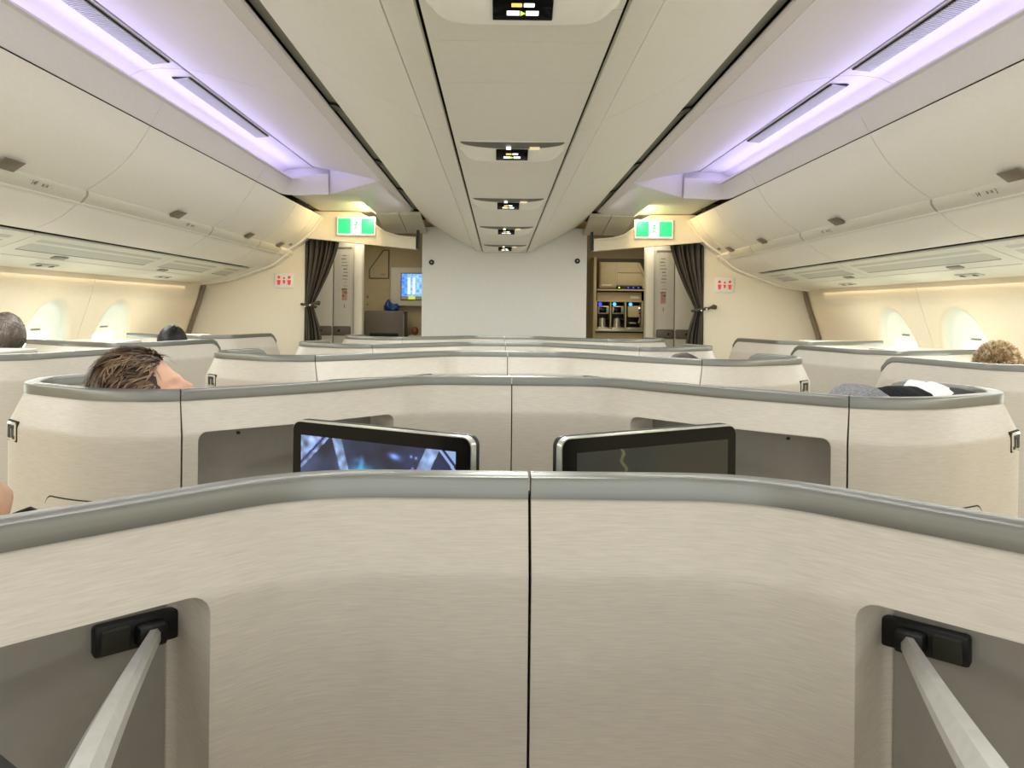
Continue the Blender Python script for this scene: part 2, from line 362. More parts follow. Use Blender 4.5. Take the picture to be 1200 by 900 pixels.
for i, yu in enumerate(UNITS):
    if yu < 1.2: lens = False
    z = zc(yu)
    t = thing('ceiling_sign_unit', 'ceiling sign unit with small black lit display, %s from the white front wall' % ORD[i], 'ceiling sign', (0, yu, z), 0, 'sign units along the ceiling')
    # housing: wedge whose slanted face turns towards the rows behind
    PR = [(-0.084, 0.0), (-0.062, -0.003), (-0.052, -0.008), (-0.015, -0.027), (0.022, -0.045), (0.030, -0.046), (0.050, -0.024), (0.069, 0.0)]
    v, f = [], []; nx = 32; ny = len(PR) - 1
    for yy, zz in PR:
        for k in range(nx + 1):
            x = -0.191 + 0.382 * k / nx; e = max(0, 1 - abs(x / 0.176) ** 7)
            v.append((x, yy, zz * e - 0.0005))
    for j in range(ny):
        for k in range(nx):
            a = j * (nx + 1) + k; f.append((a, a + 1, a + nx + 2, a + nx + 1))
    nb = len(v); v += [(p[0], p[1], 0.016) for p in v[:nb]]
    ring = [k for k in range(nx + 1)] + [j * (nx + 1) + nx for j in range(1, ny + 1)] + [ny * (nx + 1) + k for k in range(nx - 1, -1, -1)] + [j * (nx + 1) for j in range(ny - 1, 0, -1)]
    for a, b in zip(ring, ring[1:] + ring[:1]): f.append((a, b, b + nb, a + nb))
    mesh('housing', v, f, M['hull'], t, 30)
    v, f = [], []
    for k in range(33):
        u = k / 16 - 1; b_ = 1 - u * u
        ya, yb = -0.080 + 0.006 * b_, -0.076 + 0.034 * b_ ** 0.6
        v += [(u * 0.172, ya, -0.0025), (u * 0.172, yb, -0.0045 - 0.012 * b_ ** 0.6), (u * 0.172, yb + 0.004, 0.001), (u * 0.172, ya, 0.001)]
    for k in range(32):
        for q in range(4): f.append((4 * k + q, 4 * k + (q + 1) % 4, 4 * k + 4 + (q + 1) % 4, 4 * k + 4 + q))
    f += [(0, 1, 2, 3), (128, 129, 130, 131)]
    ln = mesh('lens', v, f, M['trim'], t, 50)
    for xx, mm in ((-0.012, 'lamp_white'), (0.075, 'amber_soft')):
        box('lens_light', (xx, -0.052, -0.0165), (0.016 if xx < 0 else 0.034, 0.012, 0.003), M[mm], ln, 0, Matrix.Rotation(R(-27), 3, 'X'))
    if 1 < yu < 6: area('unit_lamp', (0, yu - 0.04, z - 0.055), (0, 0, 0), 0.30, 0.03, 1.0 if yu < 2 else 2.6 if yu < 4.5 else 3.6, (0.97, 1.0, 0.96))
    SL = Matrix.Rotation(R(-26), 3, 'X'); o_ = Vector((0, -0.012, -0.0295))
    d = box('display', o_, (0.108, 0.056, 0.008), M['gloss'], t, 0.002, SL)
    q_ = lambda x, y: o_ + SL @ Vector((x, y, -0.0045))
    for sx in (-1, 1):
        box('belt_icon', q_(sx * 0.017, 0.010), (0.023, 0.010, 0.002), M['lamp_white'], d, 0.0008, SL)
        box('belt_icon', q_(sx * 0.011, -0.008), (0.019, 0.008, 0.002), M['lamp_white'] if sx > 0 else M['amber'], d, 0.0008, SL)
    v = [q_(-0.004, 0.005), q_(0.004, 0.010), q_(-0.004, 0.015)]; v += [p - Vector((0, 0, 0.0012)) for p in v]
    mesh('arrow_icon', v, [(0, 1, 2), (3, 4, 5), (0, 1, 4, 3), (1, 2, 5, 4), (2, 0, 3, 5)], M['lamp_green'], d, 0)

# ------------------------------------------------------------------ overhead bins
BJ = [(-1.03, 0.43), (0.43, 1.90), (1.90, 3.37), (3.37, 4.84), (4.84, 5.80), (5.80, 6.37)]
BLAB = ['sixth', 'fifth', 'fourth', 'third', 'second', 'first']
def bulge(a, b, amt, n=8):
    a, b = Vector(a), Vector(b); d = (b - a).normalized(); nn = Vector((d.y, -d.x))
    if nn.y > 0: nn = -nn
    return [tuple(a.lerp(b, k / n) + nn * amt * math.sin(math.pi * k / n)) for k in range(n + 1)]
DOOR = bulge((1.578, 0.788), (1.858, 0.503), 0.030)
LOWER = bulge((1.886, 0.452), (2.098, 0.330), 0.016)
RAIL = [(1.862, 0.512), (1.850, 0.500), (1.852, 0.482), (1.866, 0.462), (1.880, 0.4485), (1.895, 0.452), (1.90, 0.47), (1.885, 0.515)]
BODY = [(1.60, 0.785), (1.70, 0.70), (1.88, 0.518), (1.905, 0.475), (2.11, 0.345), (2.60, 0.345), (2.60, 0.86), (1.70, 0.86), (1.60, 0.80)]
def bin_label(i, s):
    if i == 5: return 'narrow overhead bin against the front bulkhead above the wall sign, ' + SIDE[s]
    ex = ', row number plate on its rail' if i in (2, 3) else ''
    return 'cream overhead bin with grey latch, %s from the front bulkhead, %s' % (BLAB[i], SIDE[s])
for s in (-1, 1):
    for i, (y0, y1) in enumerate(BJ):
        if y1 < 0.4 : continue
        t = thing('overhead_bin', bin_label(i, s), 'overhead bin', (s * 2.1, (y0 + y1) / 2, Z(0.345)), 0, 'overhead bins on the ' + SIDE[s])
        ox, oy, oz = t.location
        def loc(line): return [(s * x - ox, Z(z) - oz) for x, z in line]
        h = (y1 - y0) / 2
        poly_solid('bin_body', loc(BODY), 'y', -h + 0.001, h - 0.001, M['gap'], t)
        poly_solid('door', loc(thick(DOOR, 0.012)), 'y', -h + 0.003, h - 0.003, M['bin'], t, 50)
        poly_solid('handle_rail', loc(RAIL), 'y', -h + 0.010, h - 0.010, M['rail'], t, 50)
        poly_solid('rail_lip', loc([(1.876, 0.4515), (1.880, 0.446), (1.890, 0.446), (1.893, 0.4515)]), 'y', -h + 0.004, h - 0.004, M['psu'], t)
        poly_solid('lower_panel', loc(thick(LOWER, 0.012)), 'y', -h + 0.003, h - 0.003, M['bin'], t, 50)
        # latch: slanted tab lying on the door's lower edge
        a, b = Vector(DOOR[-1]), Vector(DOOR[-3]); dd = (b - a).normalized(); nn = Vector((dd.y, -dd.x)); nn = nn if nn.y < 0 else -nn
        yl = 0.16 if i > 1 else 0.16
        wl = 0.075 if i < 4 else 0.06
        xd = Vector((0, 1, 0)); yd = Vector((s * dd.x, 0, dd.y)); nd = Vector((s * nn.x, 0, nn.y))
        c = a + dd * 0.030 + nn * 0.012
        bm = bmesh.new(); bm_box(bm, (s * c.x - ox, yl, Z(c.y) - oz), (wl * 2 * 0.8, 0.058, 0.006), basis(xd, yd, nd), 0.003)
        frombm('latch', bm, M['latch'], t)
        # row plate on the rail
        if i in (1, 2, 3):
            c = Vector((1.8585, 0.4775)); d2 = Vector((0.014, -0.020)).normalized(); n2 = Vector((-0.82, -0.57))
            xd = Vector((0, 1, 0)) if s < 0 else Vector((0, -1, 0)); yd = Vector((-s * d2.x, 0, -d2.y)); 
            yo = h - 0.33 if s < 0 else h - 0.37
            p = Vector((s * (c.x + n2.x * 0.003) - ox, yo, Z(c.y + n2.y * 0.003) - oz))
            pl = box('row_plate', p - Vector((s * n2.x, 0, n2.y)) * 0.001, (0.17, 0.024, 0.0015), M['rail'], t, mx=basis(xd, yd, xd.cross(yd)))
            text('row_number', '%d' % (14 - (i - 2)) + ('F' if s < 0 else ''), 0.027, M['ink'], pl, p + xd * -0.045, xd, yd)
            if s > 0: text('seat_letter', 'J', 0.027, M['ink'], pl, p + xd * 0.065, xd, yd)
            for q in (0, 1, 2): box('mark', p + xd * (0.012 + 0.014 * q) , (0.010, 0.012, 0.002), M['diffuser'] if q % 2 else M['slot'], pl, mx=basis(xd, yd, xd.cross(yd)))
    # rounded end moulding between the last bin and the bulkhead
    t = thing('bin_end_cap', 'rounded cream moulding closing the bin run at the bulkhead, ' + SIDE[s], 'bin end', (s * 2.1, 6.53, Z(0.345)), 0, 'bin end mouldings')
    out = [(x, z) for x, z in DOOR[::-1]]
    endl = DOOR + [(1.852, 0.482), (1.88, 0.4485)] + LOWER + [(2.35, 0.236), (2.62, 0.192), (2.66, 0.40), (2.62, 0.86), (1.70, 0.86), (1.60, 0.80)]
    poly_solid('cap', [(s * x - t.location.x, Z(z) - t.location.z) for x, z in endl], 'y', -0.155, 0.05, M['bin'], t, 40)
    inner = [((x - 2.1) * 1.02 + 2.1 - 0.004, z - 0.010) for x, z in DOOR + [(1.852, 0.482), (1.88, 0.4485)] + LOWER + [(2.35, 0.236), (2.62, 0.192)]]
    poly_solid('end_bead', [(s * x - t.location.x, Z(z) - t.location.z) for x, z in thick(inner, 0.016)], 'y', 0.052, 0.165, M['bin'], t, 40)
    box('latch', (s * 1.80 - t.location.x, -0.04, Z(0.545) - t.location.z), (0.05, 0.07, 0.006), M['latch'], t, 0.002, Matrix.Rotation(R(45 * s), 3, 'Y'))

    # service units below the bins
    PJ = [YR, -1.0, 0.45, 1.95, 3.45, 4.93, 5.87, 6.37]
    for i, (y0, y1) in enumerate(zip(PJ, PJ[1:])):
        if y1 < 1.9: continue
        nm = ['', '', '', 'fourth', 'third', 'second', 'first'][i]
        t = thing('service_unit', 'underbin service panel with grey light diffuser, %s from the front bulkhead, %s' % (nm, SIDE[s]), 'service panel', (s * 2.35, (y0 + y1) / 2, Z(0.234)), 0, 'service panels under the bins, ' + SIDE[s])
        ox, oy, oz = t.location; h = (y1 - y0) / 2
        def loc(line): return [(s * x - ox, Z(z) - oz) for x, z in line]
        poly_solid('inner_panel', loc(thick([(2.124, 0.316), (2.20, 0.286), (2.345, 0.236)], 0.012)), 'y', -h + 0.004, h - 0.004, M['psu'], t)
        poly_solid('outer_panel', loc(thick([(2.352, 0.234), (2.45, 0.212), (2.57, 0.196), (2.60, 0.205)], 0.012)), 'y', -h + 0.002, h - 0.002, M['psu'], t)
        d = poly_solid('light_diffuser', loc([(2.160, 0.3015), (2.272, 0.2585), (2.274, 0.2625), (2.162, 0.3055)]), 'y', -h + 0.10, h - 0.10, M['diffuser'], t)
        poly_solid('diffuser_edge', loc([(2.273, 0.2575), (2.279, 0.2555), (2.280, 0.2625), (2.274, 0.2645)]), 'y', -h + 0.10, h - 0.10, M['slot'], t)
        if i in (4, 5, 3):
            k = -0.12 if i != 5 else 0.1
            sp = box('reading_lamp', (s * 2.45 - ox, k, Z(0.2105) - oz), (0.045, 0.20, 0.010), M['diffuser'], t, 0.004, Matrix.Rotation(R(12 * s), 3, 'Y'))
            for q in (-1, 1): cyl('lamp_eye', (s * 2.45 - ox, k + q * 0.055, Z(0.2105) - oz), (s * 2.449 - ox, k + q * 0.055, Z(0.2035) - oz), 0.018, 0.015, M['gap'], sp, 14)
            box('vent', (s * 2.315 - ox, -0.22, Z(0.2435) - oz), (0.03, 0.12, 0.006), M['slot'], t, 0.002, Matrix.Rotation(R(19 * s), 3, 'Y'))
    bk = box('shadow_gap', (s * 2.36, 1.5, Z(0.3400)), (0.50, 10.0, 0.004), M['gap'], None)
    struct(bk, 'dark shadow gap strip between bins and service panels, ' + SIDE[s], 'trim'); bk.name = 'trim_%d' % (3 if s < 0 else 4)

# ------------------------------------------------------------------ side walls and windows
WALLP = [(2.605, 0.215), (2.645, 0.06), (2.70, -0.10), (2.745, -0.24), (2.785, -0.45), (2.80, -0.70), (2.77, -1.0), (2.66, -1.42)]
def wall_x(z):
    for (x0, z0), (x1, z1) in zip(WALLP, WALLP[1:]):
        if z0 >= z >= z1: return x0 + (x1 - x0) * (z0 - z) / (z0 - z1)
    return WALLP[0][0] if z > WALLP[0][1] else WALLP[-1][0]
def wall_xs(z): return sum(wall_x(z + d) for d in (-0.06, -0.03, 0, 0.03, 0.06)) / 5
WINY = [5.28, 4.50, 3.72, 2.94]
WC = -0.34                                      # window centre below the eye line
def scallop(y, z):
    """depth of the arched hollow round each window"""
    d = 0
    for wy in WINY:
        u = (y - (wy + 0.06)) / 0.27; v = (z - (WC - 0.05)) / (0.44 if z > WC - 0.05 else 0.5)
        r = math.sqrt(abs(u) ** 2.2 + abs(v) ** 2.2)
        k = max(0, min(1, (1.0 - r) / 0.09)); d = max(d, k * k * (3 - 2 * k))
    return d
wn = 0
for s in (-1, 1):
    wl = sroot('wall_left' if s < 0 else 'wall_right', 'curved cream window wall with arched window hollows, ' + SIDE[s], 'wall')
    for y0, y1 in ((YR, -1.5), (-1.5, 0.1), (0.1, 1.7), (1.7, 3.30), (3.30, 4.90), (4.90, YF)):
        ny, nz = (int((y1 - y0) / 0.015), 110) if y0 > 1 else (4, 12)
        v, f = [], []
        for j in range(nz + 1):
            z = 0.215 - (0.215 + 1.42) * j / nz
            for k in range(ny + 1):
                y = y0 + 0.002 + (y1 - y0 - 0.004) * k / ny
                v.append((s * (wall_xs(z) + 0.045 * scallop(y, z)), y, Z(z)))
        for j in range(nz):
            for k in range(ny):
                a = j * (ny + 1) + k; f.append((a, a + 1, a + ny + 2, a + ny + 1))
        nb = len(v); v += [(p[0] + s * 0.05, p[1], p[2]) for p in v[:nb]]
        ring = [k for k in range(ny + 1)] + [j * (ny + 1) + ny for j in range(1, nz + 1)] + [nz * (ny + 1) + k for k in range(ny - 1, -1, -1)] + [j * (ny + 1) for j in range(nz - 1, 0, -1)]
        for a, b in zip(ring, ring[1:] + ring[:1]): f.append((a, b, b + nb, a + nb))
        wp_ = mesh('wall_panel', v, f, M['wall'], wl, 60)
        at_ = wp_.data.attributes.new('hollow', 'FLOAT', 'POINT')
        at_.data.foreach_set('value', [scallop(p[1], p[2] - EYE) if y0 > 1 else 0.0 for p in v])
    box('wall_backing', (s * 2.92, 1.5, Z(-0.5)), (0.04, 10.4, 1.9), M['gap'], wl)
    poly_solid('corner_trim', [(s * (wall_xs(z) - 0.012), Z(z)) for z in [0.19 - 0.07 * k for k in range(18)]] + [(s * (wall_xs(z) - 0.03), Z(z)) for z in [0.19 - 0.07 * k for k in range(17, -1, -1)]], 'y', 6.61, 6.66, M['latch'], wl)
    box('led_strip', (s * 2.580, 1.5, Z(0.2260)), (0.012, 10.2, 0.006), M['led_warm'], wl)
    for i, wy in enumerate(WINY):
        wn += 1
        wr = sroot('window_%d' % wn, 'oval daylit cabin window, %s from the front bulkhead, %s' % (['first', 'second', 'third', 'fourth'][i], SIDE[s]), 'window')
        x = wall_xs(WC) + 0.045; sl = math.atan2(wall_xs(WC - 0.15) - wall_xs(WC + 0.15), 0.30)
        def wp(u, v_, o):   # u along the cabin, v up, o towards the aisle
            return (s * (x - v_ * math.tan(sl) - o), wy + u, Z(WC + v_))
        def oval(a, b, n=40): return [(a * math.copysign(abs(math.cos(t)) ** 0.62, math.cos(t)), b * math.copysign(abs(math.sin(t)) ** 0.62, math.sin(t))) for t in [2 * math.pi * k / n for k in range(n)]]
        A, B = oval(0.165, 0.235), oval(0.142, 0.212)
        n = 40; vv = [wp(u, q, 0.004) for u, q in A] + [wp(u, q, 0.018) for u, q in B] + [wp(u, q, -0.008) for u, q in B]
        ff = [(k, (k + 1) % n, n + (k + 1) % n, n + k) for k in range(n)] + [(n + k, n + (k + 1) % n, 2 * n + (k + 1) % n, 2 * n + k) for k in range(n)]
        mesh('window_frame', vv, ff, M['frame'], wr, 50)
        mesh('pane', [wp(u, q, 0.006) for u, q in B] + [wp(u, q, 0.002) for u, q in B], [tuple(range(n)), tuple(range(n, 2 * n))] + [(k, (k + 1) % n, n + (k + 1) % n, n + k) for k in range(n)], M['pane'], wr, 0)
        box('shade_handle', wp(0, 0.196, 0.012), (0.014, 0.09, 0.010), M['latch'], wr, 0.003)

# ------------------------------------------------------------------ front bulkheads
wf = sroot('wall_front', 'plain white centre bulkhead facing the seats', 'wall')
box('bulkhead_panel', (0, 7.1, Z(-0.35)), (1.48, 0.4, 2.18), M['white_wall'], wf, 0.004)
for s, xx, zz in ((-1, -0.655, 0.42), (1, 0.655, 0.445)):
    b = cyl('bumper', (xx, 6.899, Z(zz)), (xx, 6.885, Z(zz)), 0.024, 0.021, M['black'], wf)
    cyl('bumper_pin', (xx, 6.886, Z(zz)), (xx, 6.882, Z(zz)), 0.008, 0.007, M['diffuser'], b)
for s in (-1, 1):
    sb = sroot('wall_front_left' if s < 0 else 'wall_front_right', 'cream side bulkhead beside the curtain, ' + SIDE[s], 'wall')
    box('bulkhead_panel', (s * 2.27, YF + 0.04, Z(-0.25)), (1.06, 0.08, 2.38), M['cream'], sb, 0.004)
    sg = thing('wall_sign', 'small white wall plaque with three red figures beside the %s curtain' % ('screen galley' if s < 0 else 'coffee galley'), 'sign', (s * 1.92, YF - 0.004, Z(0.235)), 0, 'red figure wall plaques')
    box('plaque', (0, 0, 0), (0.165, 0.010, 0.130), M['white_wall'], sg, 0.004)
    for q, sc_ in ((-0.045, 1.0), (0.0, 0.7), (0.045, 1.0)):
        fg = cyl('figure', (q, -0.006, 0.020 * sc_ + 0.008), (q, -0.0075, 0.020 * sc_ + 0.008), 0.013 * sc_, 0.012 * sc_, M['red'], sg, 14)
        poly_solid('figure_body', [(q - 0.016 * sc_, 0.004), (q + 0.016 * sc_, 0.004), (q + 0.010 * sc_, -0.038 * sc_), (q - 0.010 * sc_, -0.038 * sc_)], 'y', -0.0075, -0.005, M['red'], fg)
    # header over the aisle, with the exit sign
    hd = sroot('trim_%d' % (5 if s < 0 else 6), 'cream header beam over the aisle opening, ' + SIDE[s], 'trim')
    out = [(1.71, 0.600), (0.765, 0.512), (0.765, 0.618), (0.92, 0.632), (1.04, 0.668), (1.12, 0.725), (1.20, 0.800), (1.25, 0.825), (1.64, 0.830)]
    poly_solid('header_panel', [(s * x, Z(z)) for x, z in out], 'y', 6.60, 6.68, M['cream'], hd)
    lip = [(0.765, 0.600), (0.92, 0.614), (1.03, 0.648), (1.11, 0.704), (1.19, 0.780), (1.25, 0.800)]
    poly_solid('header_bead', [(s * x, Z(z)) for x, z in thick(lip, 0.014)], 'y', 6.585, 6.605, M['cream'], hd)
    box('header_end', (s * 0.752, 6.66, Z(0.60)), (0.016, 0.10, 0.16), M['black'], hd)
    ex = thing('exit_sign', 'lit green and white exit sign on the header, ' + SIDE[s], 'exit sign', (s * 1.275 - 0.0, 6.585, Z(0.703)), 0, 'green exit signs')
    box('sign_case', (0, 0.004, 0), (0.335, 0.022, 0.165), M['psu'], ex, 0.006)
    box('sign_face', (0, -0.008, 0.0), (0.318, 0.006, 0.143), M['exit_white'], ex, 0.004)
    for q in (-1, 1): box('green_field', (q * 0.100, -0.0125, 0), (0.110, 0.004, 0.130), M['green'], ex, 0.002)
    mn = cyl('running_figure', (0.004, -0.012, 0.030), (0.004, -0.014, 0.030), 0.010, 0.010, M['green'], ex, 12)
    for a, b in (((0, 0.020), (-0.004, -0.012)), ((0, 0.014), (0.022, 0.002)), ((-0.002, 0.012), (-0.022, 0.010)), ((-0.004, -0.012), (0.016, -0.030)), ((-0.004, -0.012), (-0.020, -0.034))):
        tube('limb', [(a[0], -0.013, a[1]), (b[0], -0.013, b[1])], 0.0045, M['green'], mn, 6)

# curtains
def curtain(s):
    t = thing('curtain', 'dark grey pleated curtain tied back beside the %s' % ('galley with the blue screen' if s < 0 else 'coffee galley'), 'curtain', (s * 1.73, 6.72, 0), 0, 'aisle curtains')
    nx, nz = 96, 60; v, f = [], []
    zt, ztie, zb = Z(0.60), Z(0.02), 0.06
    for j in range(nz + 1):
        z = zt + (zb - zt) * j / nz
        if z > ztie:
            k = (zt - z) / (zt - ztie); k2 = k ** 1.35
            xa = 0.03 * (1 - k) + 0.015 * k; xb = -0.285 * (1 - k2) + -0.055 * k2; amp = 0.030 * (1 - k) + 0.022 * k
        else:
            k = min(1, (ztie - z) / 0.35); k2 = math.sin(k * math.pi / 2)
            xa = 0.015 + 0.01 * k2; xb = -0.055 - 0.085 * k2; amp = 0.022 + 0.02 * k2
        for i in range(nx + 1):
            u = i / nx
            x = xa + (xb - xa) * u + 0.006 * math.sin(u * 31 + 2.0)
            y = amp * math.sin(u * 2 * math.pi * 7 + 0.7 * math.sin(u * 9)) + 0.010 * math.sin(u * 53 + z * 3)
            v.append((s * x, y, z))
    for j in range(nz):
        for i in range(nx):
            a = j * (nx + 1) + i; f.append((a, a + 1, a + nx + 2, a + nx + 1))
    o = mesh('cloth', v, f, M['curtain'], t, 180)
    md = o.modifiers.new('thickness', 'SOLIDIFY'); md.thickness = 0.003
    tube('tie_band', [(s * (-0.02 + 0.062 * math.cos(q)), 0.045 * math.sin(q), ztie + 0.012 * math.cos(q)) for q in [2 * math.pi * k / 24 for k in range(25)]], 0.012, M['curtain'], t, 8)
    ks = 1 if s > 0 else -1
    kx = s * 0.035 if s > 0 else 0.058
    kn = tube('tie_knot', [(kx, -0.05, ztie + 0.005), (kx + 0.025, -0.06, ztie + 0.018), (kx + 0.055, -0.055, ztie + 0.024), (kx + 0.075, -0.05, ztie + 0.02)], [0.012, 0.010, 0.022, 0.018], M['curtain'], t, 10)
    for q in (0.0, 0.045): cyl('button', (kx - 0.01 - q, -0.062, ztie + 0.004 - q * 0.3), (kx - 0.01 - q, -0.067, ztie + 0.004 - q * 0.3), 0.008, 0.006, M['bright_metal'], kn, 12)
for s in (-1, 1): curtain(s)

# ------------------------------------------------------------------ entry doors and galleys beyond the bulkhead
for s in (-1, 1):
    dr = sroot('door_%d' % (1 if s < 0 else 2), 'pale folding door with printed notices beyond the curtain, ' + SIDE[s], 'door')
    zc0 = Z(-0.30); hh = 2.2
    box('door_leaf', (s * 1.515, 7.32, zc0), (0.205, 0.03, hh), M['door'], dr, 0.004)
    box('door_leaf', (s * 1.755, 7.32, zc0), (0.255, 0.03, hh), M['door'], dr, 0.004)
    box('hinge_strip', (s * 1.622, 7.315, zc0), (0.010, 0.02, hh), M['slot'], dr)
    for x, wd in ((1.535, 0.165), (1.705, 0.145)): 
        hp = box('kick_handle', (s * x, 7.298, Z(-0.215)), (wd, 0.018, 0.088), M['galley_dark'], dr, 0.012)
        cyl('bolt', (s * (x + 0.03), 7.289, Z(-0.215)), (s * (x + 0.03), 7.285, Z(-0.215)), 0.012, 0.010, M['black'], hp, 12)
    # printed notices on the leaf
    nt_ = box('notice', (s * 1.515, 7.303, Z(0.30)), (0.10, 0.003, 0.52), M['door'], dr)
    zz = 0.50
    rnd = random.Random(3)
    for k in range(13):
        hgt = 0.005 + 0.006 * rnd.random(); wd = 0.015 + 0.045 * rnd.random()
        box('print_line', (s * 1.515 + rnd.uniform(-0.012, 0.012), 7.3005, Z(zz)), (wd, 0.002, hgt), M['latch'] if k < 8 else M['rose'], nt_)
        zz -= 0.032
    box('print_block', (s * 1.515, 7.3005, Z(0.13)), (0.05, 0.002, 0.11), M['rose'], nt_)
    text('arrow', 'i', 0.06, M['ink'], nt_, (s * 1.515, 7.300, Z(0.02)), (1, 0, 0), (0, 0, 1))
    box('door_top_rail', (s * 1.55, 7.298, Z(0.575)), (0.20, 0.01, 0.012), M['slot'], dr)
    col = box('wall_column_left' if s < 0 else 'wall_column_right', (s * 1.375, 7.28, zc0), (0.085, 0.10, hh + 0.2), M['cream'], None, 0.02)
    struct(col, 'lit cream door post beside the notices, ' + SIDE[s], 'wall')
    bw = box('wall_galley_left' if s < 0 else 'wall_galley_right', (s * 1.0, 8.52, Z(-0.28)), (1.7, 0.06, 2.34), M['galley'], None)
    struct(bw, 'warm beige galley back wall seen through the opening, ' + SIDE[s], 'wall')

# left galley: hatch outline, screen panel, cart box, blue bag
def gx(px, Y): return (px - 586) * Y / 900 - 0.035
def gz(py, Y): return Z((363 - py) * Y / 900)
ht = thing('wall_hatch', 'dark outlined five sided hatch on the beige galley wall', 'hatch', (gx(444, 8.48), 8.488, gz(328, 8.48)))
hp = [(gx(x, 8.48) - ht.location.x, gz(y, 8.48) - ht.location.z) for x, y in ((432.5, 327.5), (455, 327.5), (455, 294.5), (449, 294.5), (432.5, 317.5))]
poly_solid('hatch_panel', hp, 'y', -0.006, 0.002, M['galley'], ht)
for a, b in zip(hp, hp[1:] + hp[:1]): tube('hatch_edge', [(a[0], -0.006, a[1]), (b[0], -0.006, b[1])], 0.0065, M['galley_dark'], ht, 6)
text('hatch_print', 'AED', 0.035, M['latch'], ht, (0.04, -0.0075, 0.045), (1, 0, 0), (0, 0, 1))
ms = box('notice_marks', (gx(430.5, 8.48), 8.487, gz(353, 8.48)), (0.02, 0.004, 0.12), M['galley'], None)
tag(ms, 'narrow strip with two red brown marks on the galley wall', 'notice')
for y in (349.5, 358.5): box('mark', (gx(430.5, 8.48), 8.484, gz(y, 8.48)), (0.014, 0.003, 0.026 if y < 352 else 0.014), M['orange'], ms)
def screen_mesh(name, W, H, fn, m, parent, nx=120, nz=60, mx=None):
    v, f, cols = [], [], []
    for j in range(nz):
        for i in range(nx):
            x0, x1 = W * (i / nx - 0.5), W * ((i + 1) / nx - 0.5); z0, z1 = H * (j / nz - 0.5), H * ((j + 1) / nz - 0.5)
            b = len(v); v += [(x0, 0, z0), (x1, 0, z0), (x1, 0, z1), (x0, 0, z1)]; f.append((b, b + 1, b + 2, b + 3))
            cols.append(fn((i + 0.5) / nx, (j + 0.5) / nz))
    me = bpy.data.meshes.new(name); me.from_pydata(v, [], f)
    ca = me.color_attributes.new('picture', 'FLOAT_COLOR', 'CORNER')
    flat = []
    for c in cols: flat += (list(lin(tuple(max(0, min(1, q)) for q in c))) + [1.0]) * 4
    ca.data.foreach_set('color', flat)
    me.materials.append(m); me.update()
    o = link(name, me, parent)
    if mx is not None: o.matrix_local = mx
    return o
gm = thing('galley_screen', 'white wall panel with a glowing blue touchscreen in the galley', 'screen', (gx(485, 8.4), 8.40, gz(337, 8.4)))
box('panel', (0, 0.03, 0), (0.52, 0.08, 0.43), M['cream'], gm, 0.02)
box('bezel', (0.09, -0.012, 0.0), (0.47, 0.012, 0.30), M['galley_dark'], gm, 0.004)
def blue_pic(u, v):
    c = (0.36, 0.62, 0.98)
    if v < 0.13: return (0.45, 0.42, 0.25) if abs(u - 0.25) > 0.08 else (0.85, 0.85, 0.2)
    if 0.2 < v < 0.86 and (abs(u - 0.19) < 0.035 or abs(u - 0.30) < 0.028): return (0.93, 0.97, 1.0)
    n = noise.noise(Vector((u * 14, v * 14, 1.0))) * 0.22
    if u > 0.14: c = (0.55, 0.78, 1.0)
    return (c[0] + n, c[1] + n, c[2] + n * 0.4)
screen_mesh('display', 0.45, 0.28, blue_pic, mat_vcol('galley_display', 0.34), gm, 60, 40, Matrix.Translation((0.09, -0.0195, 0)))
ct = thing('galley_cart', 'dark grey galley cart standing below the wall hatch', 'cart', (gx(452, 8.15), 8.2, 0))
hz = gz(365.5, 8.05)
box('cart_body', (0, 0, hz / 2), (0.42, 0.30, hz), M['galley_dark'], ct, 0.02)
box('cart_edge', (0.205, -0.145, hz / 2), (0.012, 0.02, hz * 0.95), M['slot'], ct)
box('cart_handle', (0, -0.16, hz - 0.25), (0.30, 0.02, 0.03), M['gap'], ct, 0.008)
bb = bmesh.new()
bmesh.ops.create_icosphere(bb, subdivisions=4, radius=1)
for v in bb.verts:
    n = noise.noise(v.co * 1.8) * 0.35 + noise.noise(v.co * 4) * 0.12
    p = v.co * (1 + n); p = Vector((p.x * 0.085, p.y * 0.06, max(-0.03, p.z * 0.045)))
    if v.co.x < -0.1: p.z += 0.07 * math.exp(-((v.co.x + 0.55) / 0.3) ** 2) * max(0, v.co.z)
    v.co = p
bag = frombm('plastic_bag', bb, M['blue_cloth'], None, 180); bag.location = (gx(459, 8.1), 8.15, hz + 0.03)
tag(bag, 'crumpled blue plastic bag lying on the grey cart', 'bag')
bt = thing('galley_latch_post', 'slim pale post with dark latch beside the grey cart', 'post', (gx(478, 8.2), 8.25, 0))
box('post', (0, 0, 0.58), (0.04, 0.04, 1.16), M['galley'], bt, 0.004)
box('latch', (0, -0.024, 1.10), (0.03, 0.012, 0.02), M['black'], bt); box('latch', (0, -0.024, 1.16), (0.045, 0.012, 0.012), M['black'], bt)
sk = thing('cart_stack', 'second dark galley cart partly hidden by the white bulkhead', 'cart', (gx(492, 8.25), 8.32, 0))
box('cart_body', (0.07, 0.0, 0.555), (0.30, 0.26, 1.11), M['galley_dark'], sk, 0.02); box('cart_edge', (-0.07, -0.13, 0.555), (0.012, 0.02, 1.05), M['slot'], sk)
bb = bmesh.new(); bmesh.ops.create_icosphere(bb, subdivisions=3, radius=1)
for v in bb.verts: v.co = Vector((v.co.x * 0.036, v.co.y * 0.036, v.co.z * 0.045)) * (1 + 0.08 * noise.noise(v.co * 2))
orb = frombm('orange_pouch', bb, M['orange'], None, 180); orb.location = (gx(486, 7.9), 7.95, gz(389, 7.9)); 
tag(orb, 'small round orange brown pouch beside the slim pale post', 'pouch')
